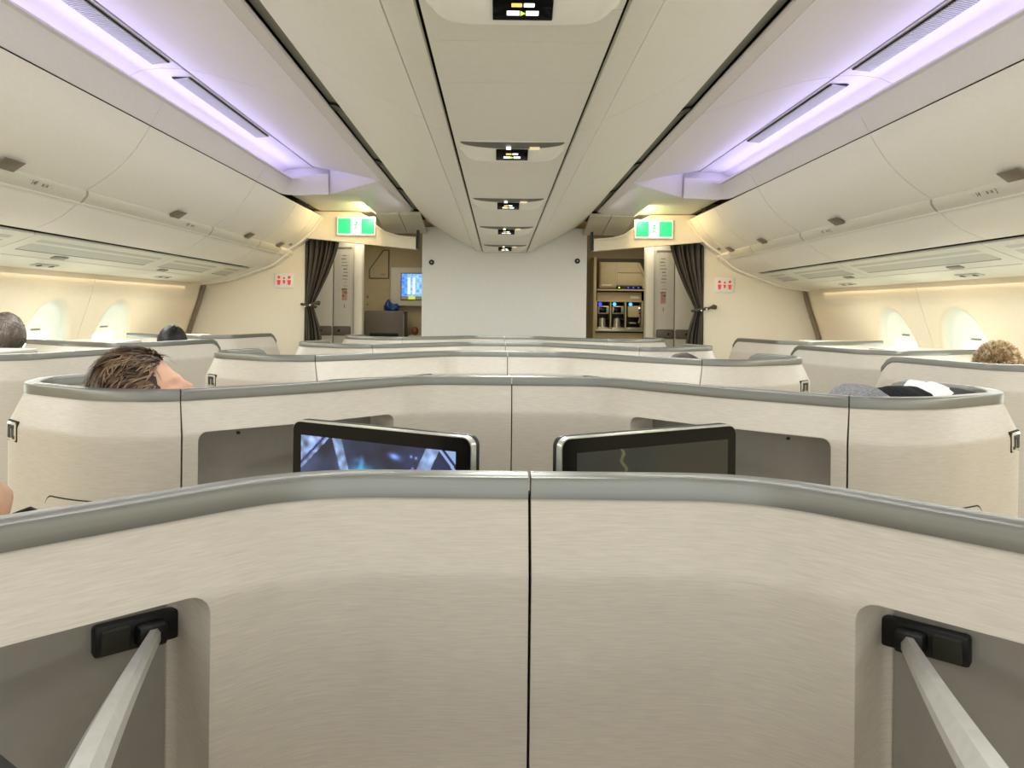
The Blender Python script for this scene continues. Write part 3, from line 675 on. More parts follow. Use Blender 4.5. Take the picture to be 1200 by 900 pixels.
orb2 = thing('side_ledge', 'low galley ledge holding the orange brown pouch', 'ledge', (gx(487, 7.9), 7.97, 0))
box('top', (0.06, 0, orb.location.z - 0.056), (0.26, 0.22, 0.02), M['galley'], orb2, 0.004); box('support', (0.06, 0.05, (orb.location.z - 0.066) / 2), (0.22, 0.08, orb.location.z - 0.066), M['galley'], orb2)

# right galley: tall unit with three coffee makers
GY = 8.20
gu = thing('galley_unit', 'beige galley unit with cupboards above and bays for coffee makers', 'cabinet', (gx(728, GY), GY, 0))
gox = gu.location.x
def gb(name, x0, x1, y0, y1, dy0, dy1, m, parent=gu, bev=0.003):
    X0, X1 = gx(x0, GY) - gox, gx(x1, GY) - gox; Z0, Z1 = gz(y1, GY), gz(y0, GY)
    return box(name, ((X0 + X1) / 2, (dy0 + dy1) / 2, (Z0 + Z1) / 2), (X1 - X0, dy1 - dy0, Z1 - Z0), m, parent, bev)
gb('back_panel', 697, 761, 300, 412, 0.24, 0.28, M['galley_dark'])
up = [(gx(x, GY) - gox, gz(y, GY)) for x, y in ((702, 336), (757, 336), (757, 326), (747, 306), (702, 306))]
poly_solid('cupboard_body', up, 'y', -0.02, 0.24, M['galley'], gu)
gb('cupboard_door', 703, 720.5, 307, 334.5, -0.035, -0.02, M['galley'])
dp = [(gx(x, GY) - gox, gz(y, GY)) for x, y in ((722, 333), (751, 333), (751, 319), (722, 319))]
gb('cupboard_door', 722, 751, 319, 333, -0.035, -0.02, M['galley'])
dp = [(gx(x, GY) - gox, gz(y, GY)) for x, y in ((722, 318), (752, 318), (746, 307.5), (722, 307.5))]
poly_solid('cupboard_door', dp, 'y', -0.035, -0.02, M['galley'], gu)
gb('door_gap', 720.8, 721.8, 307, 334, -0.03, -0.018, M['cream'])
for a, b in (((747, 307), (760, 333)),):
    tube('slanted_rail', [(gx(a[0], GY) - gox, -0.04, gz(a[1], GY)), (gx(b[0], GY) - gox, -0.04, gz(b[1], GY))], 0.016, M['galley'], gu, 8)
gb('name_strip', 704, 716, 332.2, 334.0, -0.042, -0.034, M['cream'])
st = gb('switch_strip', 721.5, 751.5, 333.8, 337.2, -0.05, -0.03, M['black'])
for px, mm in ((724.5, 'lamp_green'), (735, 'deep_blue'), (741, 'deep_blue'), (747, 'deep_blue')):
    cyl('indicator', (gx(px, GY) - gox, -0.049, gz(335.6, GY)), (gx(px, GY) - gox, -0.054, gz(335.6, GY)), 0.009, 0.008, M[mm], st, 10)
gb('shelf', 699, 757, 337.5, 339.5, -0.05, 0.24, M['galley'])
gb('valance', 700, 752, 341, 351, 0.02, 0.04, M['galley']); gb('maker_plate', 739, 749, 345, 348.6, 0.008, 0.02, M['cream'])
gb('bay_top', 699, 753, 351, 352.5, -0.04, 0.24, M['galley'])
for x in (698.5, 715, 732.5, 752): gb('bay_divider', x - 0.8, x + 0.8, 352.5, 384, -0.04, 0.24, M['galley'])
gb('bay_back', 699, 752, 352.5, 384, 0.15, 0.2, M['black'])
gb('counter', 697, 754, 384, 387, -0.07, 0.24, M['steel']); gb('lower_door', 698, 753, 388.5, 412, -0.03, 0.0, M['galley'])
gb('side_gap', 754.5, 759.5, 340, 388, 0.0, 0.2, M['black']); gb('side_post', 694.5, 698, 300, 412, -0.05, 0.24, M['galley'])
gb('lower_body', 698, 758, 389, 480, 0.0, 0.24, M['galley'])
for i, (x0, x1) in enumerate(((699.6, 713.8), (716.2, 731.2), (733.8, 750.8))):
    kind = ['beside the white bulkhead with deep blue light', 'in the middle bay with light blue light', 'with plain front panel and light blue light'][i]
    cxx, wd = gx((x0 + x1) / 2, GY), (x1 - x0) * GY / 900
    zb = gz(384, GY)
    t = thing('coffee_maker', 'galley coffee maker ' + kind, 'coffee maker', (cxx, GY, zb), 0, 'coffee makers in the galley')
    H = 31.5 * GY / 900
    def cb(name, u0, u1, w0, w1, d0, d1, m, p=t, bev=0.003): return box(name, (wd * (u0 + u1) / 2, (d0 + d1) / 2, H * (w0 + w1) / 2), (wd * (u1 - u0), d1 - d0, H * (w1 - w0)), m, p, bev)
    cb('back_column', -0.46, 0.46, 0.0, 0.99, 0.06, 0.14, M['black'])
    if i < 2:
        hd_ = cb('head', -0.46, 0.46, 0.55, 0.85, -0.05, 0.07, M['steel'], bev=0.008); cb('window', -0.36, 0.22, 0.60, 0.82, -0.056, -0.048, M['gloss'], hd_)
        bm = bmesh.new(); bm_cyl(bm, (-0.01, -0.01, H * 0.06), (-0.01, -0.01, H * 0.40), wd * 0.30, wd * 0.24, 20)
        j = frombm('jug', bm, M['steel'], t, 50)
        cyl('jug_lid', (-0.01, -0.01, H * 0.40), (-0.01, -0.01, H * 0.46), wd * 0.22, wd * 0.16, M['black'], j)
        tube('jug_handle', [(wd * 0.27, -0.02, H * 0.12), (wd * 0.42, -0.03, H * 0.16), (wd * 0.42, -0.03, H * 0.34), (wd * 0.24, -0.02, H * 0.38)], 0.010, M['black'], j, 8)
    else:
        hd_ = cb('head', -0.42, 0.40, 0.44, 0.86, -0.05, 0.07, M['galley'], bev=0.006)
        for q in range(3): cb('button', 0.30, 0.40, 0.76 - 0.1 * q, 0.81 - 0.1 * q, -0.058, -0.05, M['black'] if q else M['lamp_white'], hd_)
        cb('tray', -0.34, 0.12, 0.20, 0.25, -0.06, 0.05, M['steel'])
        tube('spout_lever', [(wd * 0.30, -0.05, H * 0.22), (wd * 0.40, -0.06, H * 0.42)], 0.010, M['steel'], t, 8)
    cb('base', -0.48, 0.48, 0.0, 0.06, -0.05, 0.10, M['steel'])
    cyl('status_light', (-wd * (0.30 if i < 2 else 0.26), -0.050, H * 0.915), (-wd * (0.30 if i < 2 else 0.26), -0.058, H * 0.915), 0.020, 0.018, M['deep_blue'] if i == 0 else M['blue_dot'], t, 14)
    cb('light_mount', -0.42, -0.14, 0.86, 0.97, -0.048, 0.06, M['black'])

# ------------------------------------------------------------------ centre seat shells
TOP = EYE - 0.185                                # height of the metal trim on every shell
ROWY = [0.855, 2.14, 3.38, 4.70, 6.00]
ROWZ = [1.0, 1.0, 1.003, 0.990, 0.985]
CP = resample(fillet([(0.0016, 0), (0.25, 0), (0.50, -0.250), (0.765, -0.452), (0.93, -0.452), (1.185, -0.305), (1.215, -0.16), (1.10, 0.09)], [0.20, 0.60, 0.16, 0.30, 0.16, 0.12], 12), 0.03)
wing, aisle = split_x(CP, 0.742)
wing[-1] = wing[-2].lerp(wing[-1], 0.92) if (wing[-1] - wing[-2]).length > 0.012 else wing[-1]
if (aisle[1] - aisle[0]).length < 0.012: aisle.pop(1)
aisle[0] = aisle[0].lerp(aisle[1], 0.0026 / (aisle[1] - aisle[0]).length)
WINGP = [(0.0, -0.024), (0.003, -0.030), (0.0300, -0.0895), (0.0325, -0.0945), (0.0338, -0.1005), (0.034, -0.112), (0.033, -0.30), (0.026, -1.262), (-0.10, -1.262), (-0.10, -0.115), (-0.031, -0.085), (-0.031, -0.024)]
AISLEP = [p for p in WINGP[:8]] + [(-0.045, -1.262), (-0.045, -0.10), (-0.031, -0.085), (-0.031, -0.024)]
def trim_prof(o0=-0.033, o1=0.003, z0=-0.0245, z1=0.0, b=0.005):
    return [(o1, z0), (o1, z1 - b), (o1 - b * 0.3, z1 - b * 0.3), (o1 - b, z1), (o0 + b, z1), (o0 + b * 0.3, z1 - b * 0.3), (o0, z1 - b), (o0, z0)]
def arclen(path):
    s = [0.0]
    for a, b in zip(path, path[1:]): s.append(s[-1] + (b - a).length)
    return s
def end_drop(path, at_end=True, L=0.07, D=0.045):
    s = arclen(path); T = s[-1]
    return [-(D * max(0, 1 - ((T - q) if at_end else q) / L) ** 2.2) for q in s]
def evaluated(o):
    dg = bpy.context.evaluated_depsgraph_get(); me = bpy.data.meshes.new_from_object(o.evaluated_get(dg)); return me
# the direction of the slanting wing and a point on it
WD = Vector((0.515, -0.452)).normalized(); WN = Vector((WD.y, -WD.x)); W0 = Vector((0.25, 0.0))
def wpt(t, o, z): p = W0 + WD * t + WN * o; return Vector((p.x, p.y, TOP + z))
WB = basis(Vector((WD.x, WD.y, 0)), Vector((-WN.x, -WN.y, 0)), Vector((0, 0, 1)))    # local x along the wing, y into it
SOLVER = 'EXACT'
tmp = sweep('tmp_wing', wing, WINGP, [M['shell'], M['recess']], None, 1, TOP)
bm = bmesh.new(); c = wpt(0.375, 0.02, -0.403)
bm_box(bm, c, (0.51, 0.17, 0.62), WB, 0.020, 5)
cut = frombm('tmp_cut', bm, [M['shell'], M['recess']])
md = tmp.modifiers.new('b', 'BOOLEAN'); md.object = cut; md.operation = 'DIFFERENCE'; md.solver = SOLVER
md = tmp.modifiers.new('bev', 'BEVEL'); md.width = 0.007; md.segments = 3; md.limit_method = 'ANGLE'; md.angle_limit = R(50)
wing_me = evaluated(tmp); bpy.data.objects.remove(tmp); bpy.data.objects.remove(cut)
wing_me.polygons.foreach_set('use_smooth', [True] * len(wing_me.polygons)); wing_me.set_sharp_from_angle(angle=R(40))
def mirrored(me):
    m2 = me.copy(); m2.transform(Matrix.Scale(-1, 4, (1, 0, 0))); m2.flip_normals(); return m2
def protos(objs):
    """mesh data for the coffee galley side (+1) and its mirror image (-1)"""
    out = []
    for o in objs:
        me = o.data; nm = o.name.split('.')[0]; par = o.parent
        out.append((nm, {1: me, -1: mirrored(me)}, objs.index(par) if par in objs else -1, o.get('label')))
    for o in objs: bpy.data.objects.remove(o)
    return out
objs = [link('wing_panel', wing_me)]
P_ = lambda o: (objs.append(o), o)[1]
P_(box('centre_seam', (0.0042, 0.03, TOP / 2 - 0.01), (0.008, 0.02, TOP - 0.03), M['gap']))
P_(sweep('wing_trim', wing, trim_prof(), M['trim'], None, 1, TOP))
ad = end_drop(aisle)
P_(sweep('aisle_side_panel', aisle, AISLEP, M['shell'], None, 1, TOP, ad))
P_(sweep('aisle_side_trim', aisle, trim_prof(), M['trim'], None, 1, TOP, ad))
# recess back panel with the black hinge plate
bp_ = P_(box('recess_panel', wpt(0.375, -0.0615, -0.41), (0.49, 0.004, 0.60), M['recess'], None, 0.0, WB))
hg = P_(box('hinge_plate', wpt(0.160, -0.054, -0.150), (0.082, 0.016, 0.031), M['black'], None, 0.004, WB))
hb = P_(box('hinge_block', wpt(0.150, -0.040, -0.150), (0.028, 0.024, 0.022), M['black'], hg, 0.004, WB))
P_(box('hinge_cover', wpt(0.182, -0.044, -0.150), (0.026, 0.008, 0.024), M['gap'], hg, 0.002, WB))
P_(cyl('recess_stud', wpt(0.50, -0.060, -0.118), wpt(0.50, -0.052, -0.118), 0.004, 0.003, M['gap']))
# row marker plate on the rounded outer corner
arc = arclen(aisle)
ik = min(range(len(aisle)), key=lambda i: abs(pnorm(aisle, i).x - 0.68) + (10 if aisle[i].y > 0 else 0))
pn = pnorm(aisle, ik); pp = aisle[ik]
PB = lambda n: basis(Vector((-n.y, n.x, 0)), Vector((-n.x, -n.y, 0)), Vector((0, 0, 1)))
def marker(pp, pn, z, o):
    c = Vector((pp.x + pn.x * o, pp.y + pn.y * o, TOP + z)); b = PB(pn)
    q = lambda x, y, zz: c + b @ Vector((x, y, zz))
    rim = P_(box('marker_rim', q(0, 0.0035, 0), (0.066, 0.010, 0.050), M['gap'], None, 0.0045, b))
    pl = P_(box('marker_plate', q(0, 0.0025, 0), (0.062, 0.010, 0.046), M['bright_metal'], None, 0.0045, b))
    for x, zz, w_, h_ in ((0.0, 0.011, 0.038, 0.009), (0.013, -0.001, 0.013, 0.030), (-0.011, -0.001, 0.012, 0.026), (-0.018, -0.013, 0.012, 0.007)):
        P_(box('marker_icon', q(x, -0.0030, zz), (w_, 0.002, h_), M['ink'], pl, 0.0, b))
marker(pp, pn, -0.110, 0.0325)
# small access panel low on the aisle side
sub = resample([p for p in aisle if 0.82 < p.x < 1.045 and p.y < -0.3], 0.005)
P_(sweep('access_gap', sub, [(0.030, -0.236), (0.0345, -0.238), (0.0335, -0.64), (0.028, -0.64)], M['gap'], None, 1, TOP, end_drop(sub, True, 0.022, 0.018)))
sub2 = resample([sub[0].lerp(sub[1], 0.15)] + sub[1:-1] + [sub[-1].lerp(sub[-2], 0.5)], 0.005)
P_(sweep('access_panel', sub2, [(0.030, -0.2390), (0.0362, -0.2410), (0.0355, -0.637), (0.028, -0.637)], M['shell'], None, 1, TOP, end_drop(sub2, True, 0.022, 0.018)))
CSH = protos(objs)
RL = ['fifth', 'fourth', 'third', 'second', 'first']
FEAT = {(0, -1): 'with bare monitor arm crossing its recess', (0, 1): 'with bare monitor arm crossing its recess',
        (1, -1): 'behind the lit monitor', (1, 1): 'behind the dark monitor'}
for r, y in enumerate(ROWY):
    for s in (-1, 1):
        lab = 'pale centre seat shell, %s row from the white bulkhead, %s' % (RL[r], SIDE[s])
        t = thing('seat_shell', lab, 'seat shell', (0, y, 0), 0, 'centre seat shells'); t.scale.z = ROWZ[r]
        made = []
        for nm, dat, pi, lb in CSH:
            o = link(nm, dat[s], made[pi] if pi >= 0 else t); made.append(o)

# window side shells
objs = []
WPATH = resample(fillet([(1.665, 0.02), (1.815, -0.50), (1.98, -0.60), (2.28, -0.50), (2.60, -0.30)], [0.16, 0.12, 0.2], 8), 0.03)
wdp = end_drop(WPATH, False, 0.08, 0.05)
P_(sweep('aisle_side_panel', WPATH, AISLEP, M['shell'], None, 1, TOP, wdp))
P_(sweep('metal_trim', WPATH, trim_prof(), M['trim'], None, 1, TOP, wdp))
ik = min(range(len(WPATH)), key=lambda i: abs(WPATH[i].y + 0.36))
marker(WPATH[ik], pnorm(WPATH, ik), -0.085, 0.031)
P_(poly_solid('side_console', [(2.14, -0.30), (2.66, -0.30), (2.66, 0.18), (2.36, 0.25)], 'z', 0.0, TOP - 0.05, M['cream'], None))
P_(box('console_top', (2.42, 0.02, TOP - 0.035), (0.40, 0.42, 0.03), M['shell'], None, 0.008))
WSH = protos(objs)
WROW = [3.40, 4.46, 5.58]
for r, y in enumerate(WROW):
    for s in (-1, 1):
        lab = 'pale window side seat shell, %s from the front bulkhead, %s' % (['third', 'second', 'first'][r], SIDE[s])
        t = thing('window_seat_shell', lab, 'seat shell', (0, y, 0), 0, 'window seat shells')
        made = []
        for nm, dat, pi, lb in WSH:
            o = link(nm, dat[s], made[pi] if pi >= 0 else t); made.append(o)

# ------------------------------------------------------------------ monitors
def rrect(w_, h_, r, n=6):
    out = []
    for cx, cz, a0 in ((w_ / 2 - r, h_ / 2 - r, 0), (-w_ / 2 + r, h_ / 2 - r, 90), (-w_ / 2 + r, -h_ / 2 + r, 180), (w_ / 2 - r, -h_ / 2 + r, 270)):
        out += [(cx + r * math.cos(R(a0 + 90 * k / n)), cz + r * math.sin(R(a0 + 90 * k / n))) for k in range(n + 1)]
    return out
def seg(u, v, a, b):     # distance from a segment
    ax, ay = a; bx, by = b; t = max(0, min(1, ((u - ax) * (bx - ax) + (v - ay) * (by - ay)) / ((bx - ax) ** 2 + (by - ay) ** 2)))
    return math.hypot(u - ax - t * (bx - ax), v - ay - t * (by - ay)), t
def space_pic(u, v):
    v = (1 - v) * 0.56; n = noise.noise(Vector((u * 7, v * 7, 0.3))); n2 = noise.noise(Vector((u * 26, v * 26, 2.3)))
    c = Vector((0.10, 0.14, 0.25)) + Vector((0.08, 0.10, 0.14)) * n + Vector((0.03, 0.03, 0.05)) * n2
    if u < 0.3: c += Vector((0.08, 0.08, 0.08)) * (0.5 + n)
    st = Vector((0.62, 0.74, 0.95))
    g = math.exp(-(((u - 0.43) / 0.075) ** 2 + ((v - 0.20) / 0.055) ** 2)); c += Vector((0.25, 0.85, 0.95)) * g
    g = math.exp(-(((u - 0.41) / 0.03) ** 2 + ((v - 0.115) / 0.035) ** 2)); c += Vector((0.25, 0.38, 0.5)) * g * (0.7 + n2)
    g = math.exp(-(((u - 0.63) / 0.035) ** 2 + ((v - 0.065 - 0.15 * (u - 0.63)) / 0.018) ** 2)); c += Vector((0.45, 0.55, 0.8)) * g
    for a, b in ((0.735, 0.055), (0.765, 0.06), (0.745, 0.12)): c += Vector((0.4, 0.45, 0.6)) * math.exp(-(((u - a) / 0.008) ** 2 + ((v - b) / 0.008) ** 2))
    d, t = seg(u, v, (0.245, -0.02), (0.42, 0.56)); 
    if d < 0.030: c = st * (0.85 + 0.35 * n2 - 4 * abs(d - 0.012))
    d, t = seg(u, v, (0.875, -0.02), (0.60, 0.56))
    if d < 0.036: c = st * (0.95 + 0.35 * n2 - 5 * abs(d - 0.014))
    k = u / 0.20 + v / 0.20
    if k < 1: c = st * (0.75 + 0.5 * n2) if abs(k - 0.82) > 0.05 else Vector((0.15, 0.2, 0.4))
    k = (1 - u) / 0.10 + v / 0.12
    if k < 1: c = st * 0.9 if abs(k - 0.7) > 0.1 else Vector((0.12, 0.15, 0.3))
    return tuple(c)
def dark_pic(u, v):
    v = (1 - v) * 0.56; n = noise.noise(Vector((u * 6, v * 6, 5)))
    c = Vector((0.10, 0.15, 0.14)) * (0.8 + 0.5 * n) if u < 0.5 else Vector((0.15, 0.14, 0.09))
    k = max(0, min(1, (u - 0.42) / 0.2)); c = Vector((0.09, 0.13, 0.13)) * (1 - k) * (0.9 + 0.6 * n) + Vector((0.15, 0.14, 0.10)) * k
    x = 0.27 + 0.20 * v + 0.012 * math.sin(v * 70)
    if abs(u - x) < 0.009 and v < 0.3: c = Vector((0.42, 0.40, 0.28)) * (0.8 + n)
    return tuple(c)
SM = {'lit': (space_pic, mat_vcol('screen_lit', 0.37, 0.2)), 'dark': (dark_pic, mat_vcol('screen_dark', 0.28, 0.12)), 'off': (lambda u, v: (0.02, 0.02, 0.02), mat_vcol('screen_off', 0.5, 0.12))}
def monitor(label, Lp, Rp, ztop, kind, arm=None, flip=1):
    Lp, Rp = Vector(Lp), Vector(Rp); d = Rp - Lp; Wm = d.length; Hm = 0.275
    cx = (Lp + Rp) / 2
    t = thing('monitor', label, 'monitor', (cx.x, cx.y, Z(ztop) - Hm / 2), math.atan2(d.y, d.x), 'seat monitors')
    poly_solid('frame', rrect(Wm, Hm, 0.020), 'y', -0.006, 0.014, M['bright_metal'], t, 40)
    poly_solid('back_cover', rrect(Wm + 0.002, Hm + 0.002, 0.020), 'y', 0.014, 0.024, M['black'], t, 40)
    poly_solid('bezel', rrect(Wm - 0.004, Hm - 0.004, 0.019), 'y', -0.008, -0.005, M['gloss'], t, 40)
    nx = 200 if kind != 'off' else 4
    screen_mesh('screen', Wm - 0.060, (Wm - 0.060) * 0.52, SM[kind][0], SM[kind][1], t, nx, nx // 2, Matrix.Translation((0.004 * flip, -0.0088, 0.004)))
    if arm:
        a, b = Vector(arm[0]), Vector(arm[1]); inv = Matrix.LocRotScale(t.location, t.rotation_euler, None).inverted()
        bm = bmesh.new(); rings = []
        N = 14
        for k in range(N + 1):
            q = k / N; p = a.lerp(b, q); dd = (b - a).normalized(); side = dd.cross(Vector((0, 0, 1))).normalized(); up = side.cross(dd)
            hw = 0.0065 + 0.0085 * min(1, q * 1.5); hh = 0.008 + 0.007 * min(1, q * 1.5); c_ = 0.4
            off = side * (0.004 * math.sin(math.pi * q))
            sec = [(-hw, hh * c_), (-hw * 0.55, hh), (hw * 0.35, hh), (hw, hh * 0.1), (hw, -hh * 0.7), (hw * 0.6, -hh), (-hw * 0.6, -hh), (-hw, -hh * 0.6)]
            rings.append([bm.verts.new(inv @ (p + off + side * x + up * y)) for x, y in sec])
        for r0, r1 in zip(rings, rings[1:]):
            for k in range(8): bm.faces.new((r0[k], r0[(k + 1) % 8], r1[(k + 1) % 8], r1[k]))
        bm.faces.new(rings[0][::-1]); bm.faces.new(rings[-1])
        frombm('swing_arm', bm, M['arm'], t, 18)
    return t
def arm_pts(s, y, end):
    a = wpt(0.148, -0.034, -0.150)
    return [(s * a.x, a.y + y, a.z), end]
zt = -0.25
for s in (-1, 1):
    y = ROWY[1]
    Lf, Rn = (-0.490, -0.425), (-0.085, -0.638)
    if s < 0: L_, R_ = (Lf[0], y + Lf[1]), (Rn[0], y + Rn[1])
    else: L_, R_ = (-Rn[0], y + Rn[1]), (-Lf[0], y + Lf[1])
    mid = (Vector(L_) + Vector(R_)) / 2
    monitor('monitor swung out on its arm showing a bright blue spaceship scene' if s < 0 else 'dark monitor swung out on its arm with a nearly black screen', L_, R_, zt, 'lit' if s < 0 else 'dark',
            arm_pts(s, y, (mid.x, mid.y + 0.03, Z(-0.335))), s)
    y = ROWY[0]
    Lf, Rn = (-0.485, 0.572), (-0.085, 0.283)
    if s < 0: L_, R_ = Lf, Rn
    else: L_, R_ = (0.06, 0.262), (0.46, 0.500)
    monitor('black monitor on a silver arm in front of the nearest seat shell, %s' % SIDE[s], L_, R_, -0.304, 'off', arm_pts(s, y, (s * 0.300, 0.435, Z(-0.340))), s)
    # monitors folded flat into the recess further forward
    for r in (2, 3, 4):
        y = ROWY[r]; a, b = wpt(0.128, -0.022, 0), wpt(0.622, -0.022, 0)
        L_, R_ = ((-b.x, b.y + y), (-a.x, a.y + y)) if s < 0 else ((a.x, a.y + y), (b.x, b.y + y))
        monitor('monitor folded into its recess, %s row from the white bulkhead, %s' % (RL[r], SIDE[s]), L_, R_, -0.185 - 0.099, 'off', None, s)

# ------------------------------------------------------------------ seats and passengers
def seat(label, head, yaw):
    """a lie-flat seat whose headrest is just behind the given head position; yaw is the facing direction"""
    t = thing('suite_seat', label, 'seat', (head[0] + 0.10 * math.cos(yaw), head[1] + 0.10 * math.sin(yaw), 0), yaw, 'seats inside the shells')
    box('seat_base', (0.42, 0, 0.19), (0.46, 0.36, 0.38), M['galley_dark'], t, 0.02)
    box('seat_cushion', (0.40, 0, 0.44), (0.54, 0.40, 0.14), M['seat'], t, 0.04, None, 3)
    box('backrest', (-0.01, 0, 0.76), (0.11, 0.36, 0.62), M['seat'], t, 0.04, Matrix.Rotation(R(-16), 3, 'Y'), 3)
    box('headrest', (-0.125, 0, 1.07), (0.06, 0.24, 0.18), M['seat'], t, 0.03, Matrix.Rotation(R(-12), 3, 'Y'), 3)
    return t
def head_pts(n):
    """skull and face surface; n is a unit vector, +x the face, +z the crown"""
    x, y, z = n
    p = Vector((x * 0.097, y * 0.076, z * 0.118))
    if z < 0: p.x += 0.020 * (-z) * max(0, x) ; p.y *= 1 - 0.28 * (-z) ** 1.3
    if z < -0.2 and x < 0: p.x *= 1 - 0.5 * (-z - 0.2)
    g = lambda cy, cz, sy, sz: math.exp(-((y - cy) / sy) ** 2 - ((z - cz) / sz) ** 2) if x > 0 else 0.0
    p.x += 0.026 * g(0, -0.22, 0.13, 0.16) + 0.010 * g(0, -0.05, 0.10, 0.16)            # nose
    p.x += 0.006 * g(0, 0.12, 0.55, 0.10)                                                # brow
    p.x -= 0.012 * (g(0.38, -0.02, 0.16, 0.09) + g(-0.38, -0.02, 0.16, 0.09))            # eye sockets
    p.x += 0.007 * g(0, -0.52, 0.22, 0.06) + 0.005 * g(0, -0.60, 0.20, 0.05) - 0.004 * g(0, -0.56, 0.25, 0.02)   # lips
    p.x += 0.010 * g(0, -0.85, 0.25, 0.14)                                               # chin
    e = math.exp(-((x + 0.08) / 0.16) ** 2 - ((z + 0.10) / 0.24) ** 2)
    p.y += math.copysign(0.016, y) * e if abs(y) > 0.6 else 0                              # ears
    return p
def hair_ok(n, line):
    x, y, z = n
    if x > 0.60: return z > line - 0.25 * abs(y) + 0.10 * x
    if x > 0.05: return z > -0.42 + 0.62 * max(0, x - 0.1)
    return z > -0.45 + 0.55 * max(0, x + 0.2)
def person(label, head, yaw, pitch, hair, length, strands, skin='skin', line=0.52, elbow=None, lift=0.35, fuzz=0.25, group=None, hyaw=None):
    t = thing('person', label, 'person', (head[0], head[1], 0.45), 0, group)
    RM = Matrix.Rotation(yaw, 3, 'Z'); HM = Matrix.Rotation(yaw if hyaw is None else hyaw, 3, 'Z') @ Matrix.Rotation(-pitch, 3, 'Y'); H = Vector((0, 0, head[2] - 0.45))
    bm = bmesh.new(); bmesh.ops.create_icosphere(bm, subdivisions=5, radius=1)
    for v in bm.verts: v.co = H + HM @ head_pts(v.co.normalized())
    me = bpy.data.meshes.new('tmp'); bm.to_mesh(me); bm.free(); ho = link('tmp_head', me)
    # skeleton (local: x forward, y left, z up, from the head centre)
    V, E, RAD = [], [], []
    def J(p, r, par=None):
        V.append(H + RM @ Vector(p)); RAD.append(r)
        if par is not None: E.append((par, len(V) - 1))
        return len(V) - 1
    dz = -(head[2] - 0.60)                       # pelvis height under the head
    pel = J((0.22, 0, dz), 0.13); ab = J((0.13, 0, dz * 0.72), 0.125, pel); ch = J((0.03, 0, dz * 0.48), 0.14, ab); up_ = J((-0.03, 0, -0.22), 0.11, ch)
    nk = J((-0.045, 0, -0.14), 0.052, up_); J((-0.02, 0, -0.06), 0.055, nk)
    for sd in (-1, 1):
        sh = J((-0.05, sd * 0.19, -0.25), 0.062, up_)
        if elbow is not None and sd == -1:
            q = RM.inverted() @ (Vector(elbow) - Vector(head)); 
            el = J(q, 0.040, sh); wr = J((q.x * 0.65, q.y + 0.21, q.z + 0.03), 0.028, el); hd = J((q.x * 0.55, q.y + 0.30, q.z + 0.05), 0.030, wr); fd = Vector((-0.25, 0.9, 0.1)); fs = Vector((0.6, 0.1, 0.2))
        else:
            el = J((0.04, sd * 0.27, -0.50), 0.045, sh); wr = J((0.27, sd * 0.20, -0.60), 0.030, el); hd = J((0.35, sd * 0.17, -0.61), 0.032, wr); fd = Vector((0.97, -sd * 0.2, -0.1)); fs = Vector((0.2, 0.95, 0))
        base = (RM.inverted() @ (V[hd] - H))
        for k in range(4):
            o = base + fs.normalized() * (0.022 * (k - 1.5)) + fd * 0.03
            f1 = J(o, 0.009, hd); f2 = J(o + fd * (0.032 + 0.004 * (1.5 - abs(k - 1.5))) + Vector((0, 0, -0.006)), 0.0085, f1); J(o + fd * 0.062 + Vector((0, 0, -0.024)), 0.008, f2)
        th = J(base + fs.normalized() * 0.038 * (-sd if elbow is None else 1), 0.010, hd); J(base + fs.normalized() * 0.050 * (-sd if elbow is None else 1) + fd * 0.035, 0.009, th)
        hp_ = J((0.26, sd * 0.09, dz - 0.01), 0.095, pel); kn_ = J((0.68, sd * 0.11, dz + 0.04), 0.060, hp_); an = J((0.80, sd * 0.11, dz - 0.40), 0.042, kn_); J((0.94, sd * 0.12, dz - 0.45), 0.035, an)
    def skinned(idx_ok, grow, name):
        m2 = bpy.data.meshes.new(name); m2.from_pydata([tuple(v) for v in V], [e for e in E], []); o = link(name, m2)
        o.modifiers.new('s', 'SKIN'); m2.skin_vertices
        for i, sv in enumerate(m2.skin_vertices[0].data):
            sv.radius = (RAD[i] + grow, RAD[i] + grow); sv.use_root = (i == 0)
        o.modifiers.new('d', 'SUBSURF').levels = 1
        r = evaluated(o); bpy.data.objects.remove(o); return r
    bme = skinned(None, 0.0, 'tmp_body')
    bm = bmesh.new(); bm.from_mesh(me); bm.from_mesh(bme)
    j = bpy.data.meshes.new('tmp_join'); bm.to_mesh(j); bm.free(); jo = link('tmp_join', j)
    rm = jo.modifiers.new('r', 'REMESH'); rm.mode = 'VOXEL'; rm.voxel_size = 0.006
    jo.modifiers.new('sm', 'SMOOTH').iterations = 2
    out = evaluated(jo); bpy.data.objects.remove(jo); bpy.data.objects.remove(ho)
    bm = bmesh.new(); bm.from_mesh(out); left = set(bm.verts); best = []      # keep the one connected surface
    while left:
        st = [left.pop()]; comp = []
        while st:
            q = st.pop(); comp.append(q)
            for e in q.link_edges:
                o = e.other_vert(q)
                if o in left: left.remove(o); st.append(o)
        if len(comp) > len(best): best = comp
    bs = set(best); bmesh.ops.delete(bm, geom=[q for q in bm.verts if q not in bs], context='VERTS'); bm.to_mesh(out); bm.free()
    out.materials.clear(); finish(out, M[skin], 180); bo = link('body', out, t)
    # clothes: the body surface pushed outward, without head, neck, hands and bare forearm
    bm = bmesh.new(); bm.from_mesh(out); bm.normal_update()
    keep_elbow = Vector(elbow) - Vector((head[0], head[1], 0.45)) if elbow is not None else None
    hands = [V[i] for i in range(len(V)) if RAD[i] < 0.034 and RAD[i] != 0.035]
    kill = []
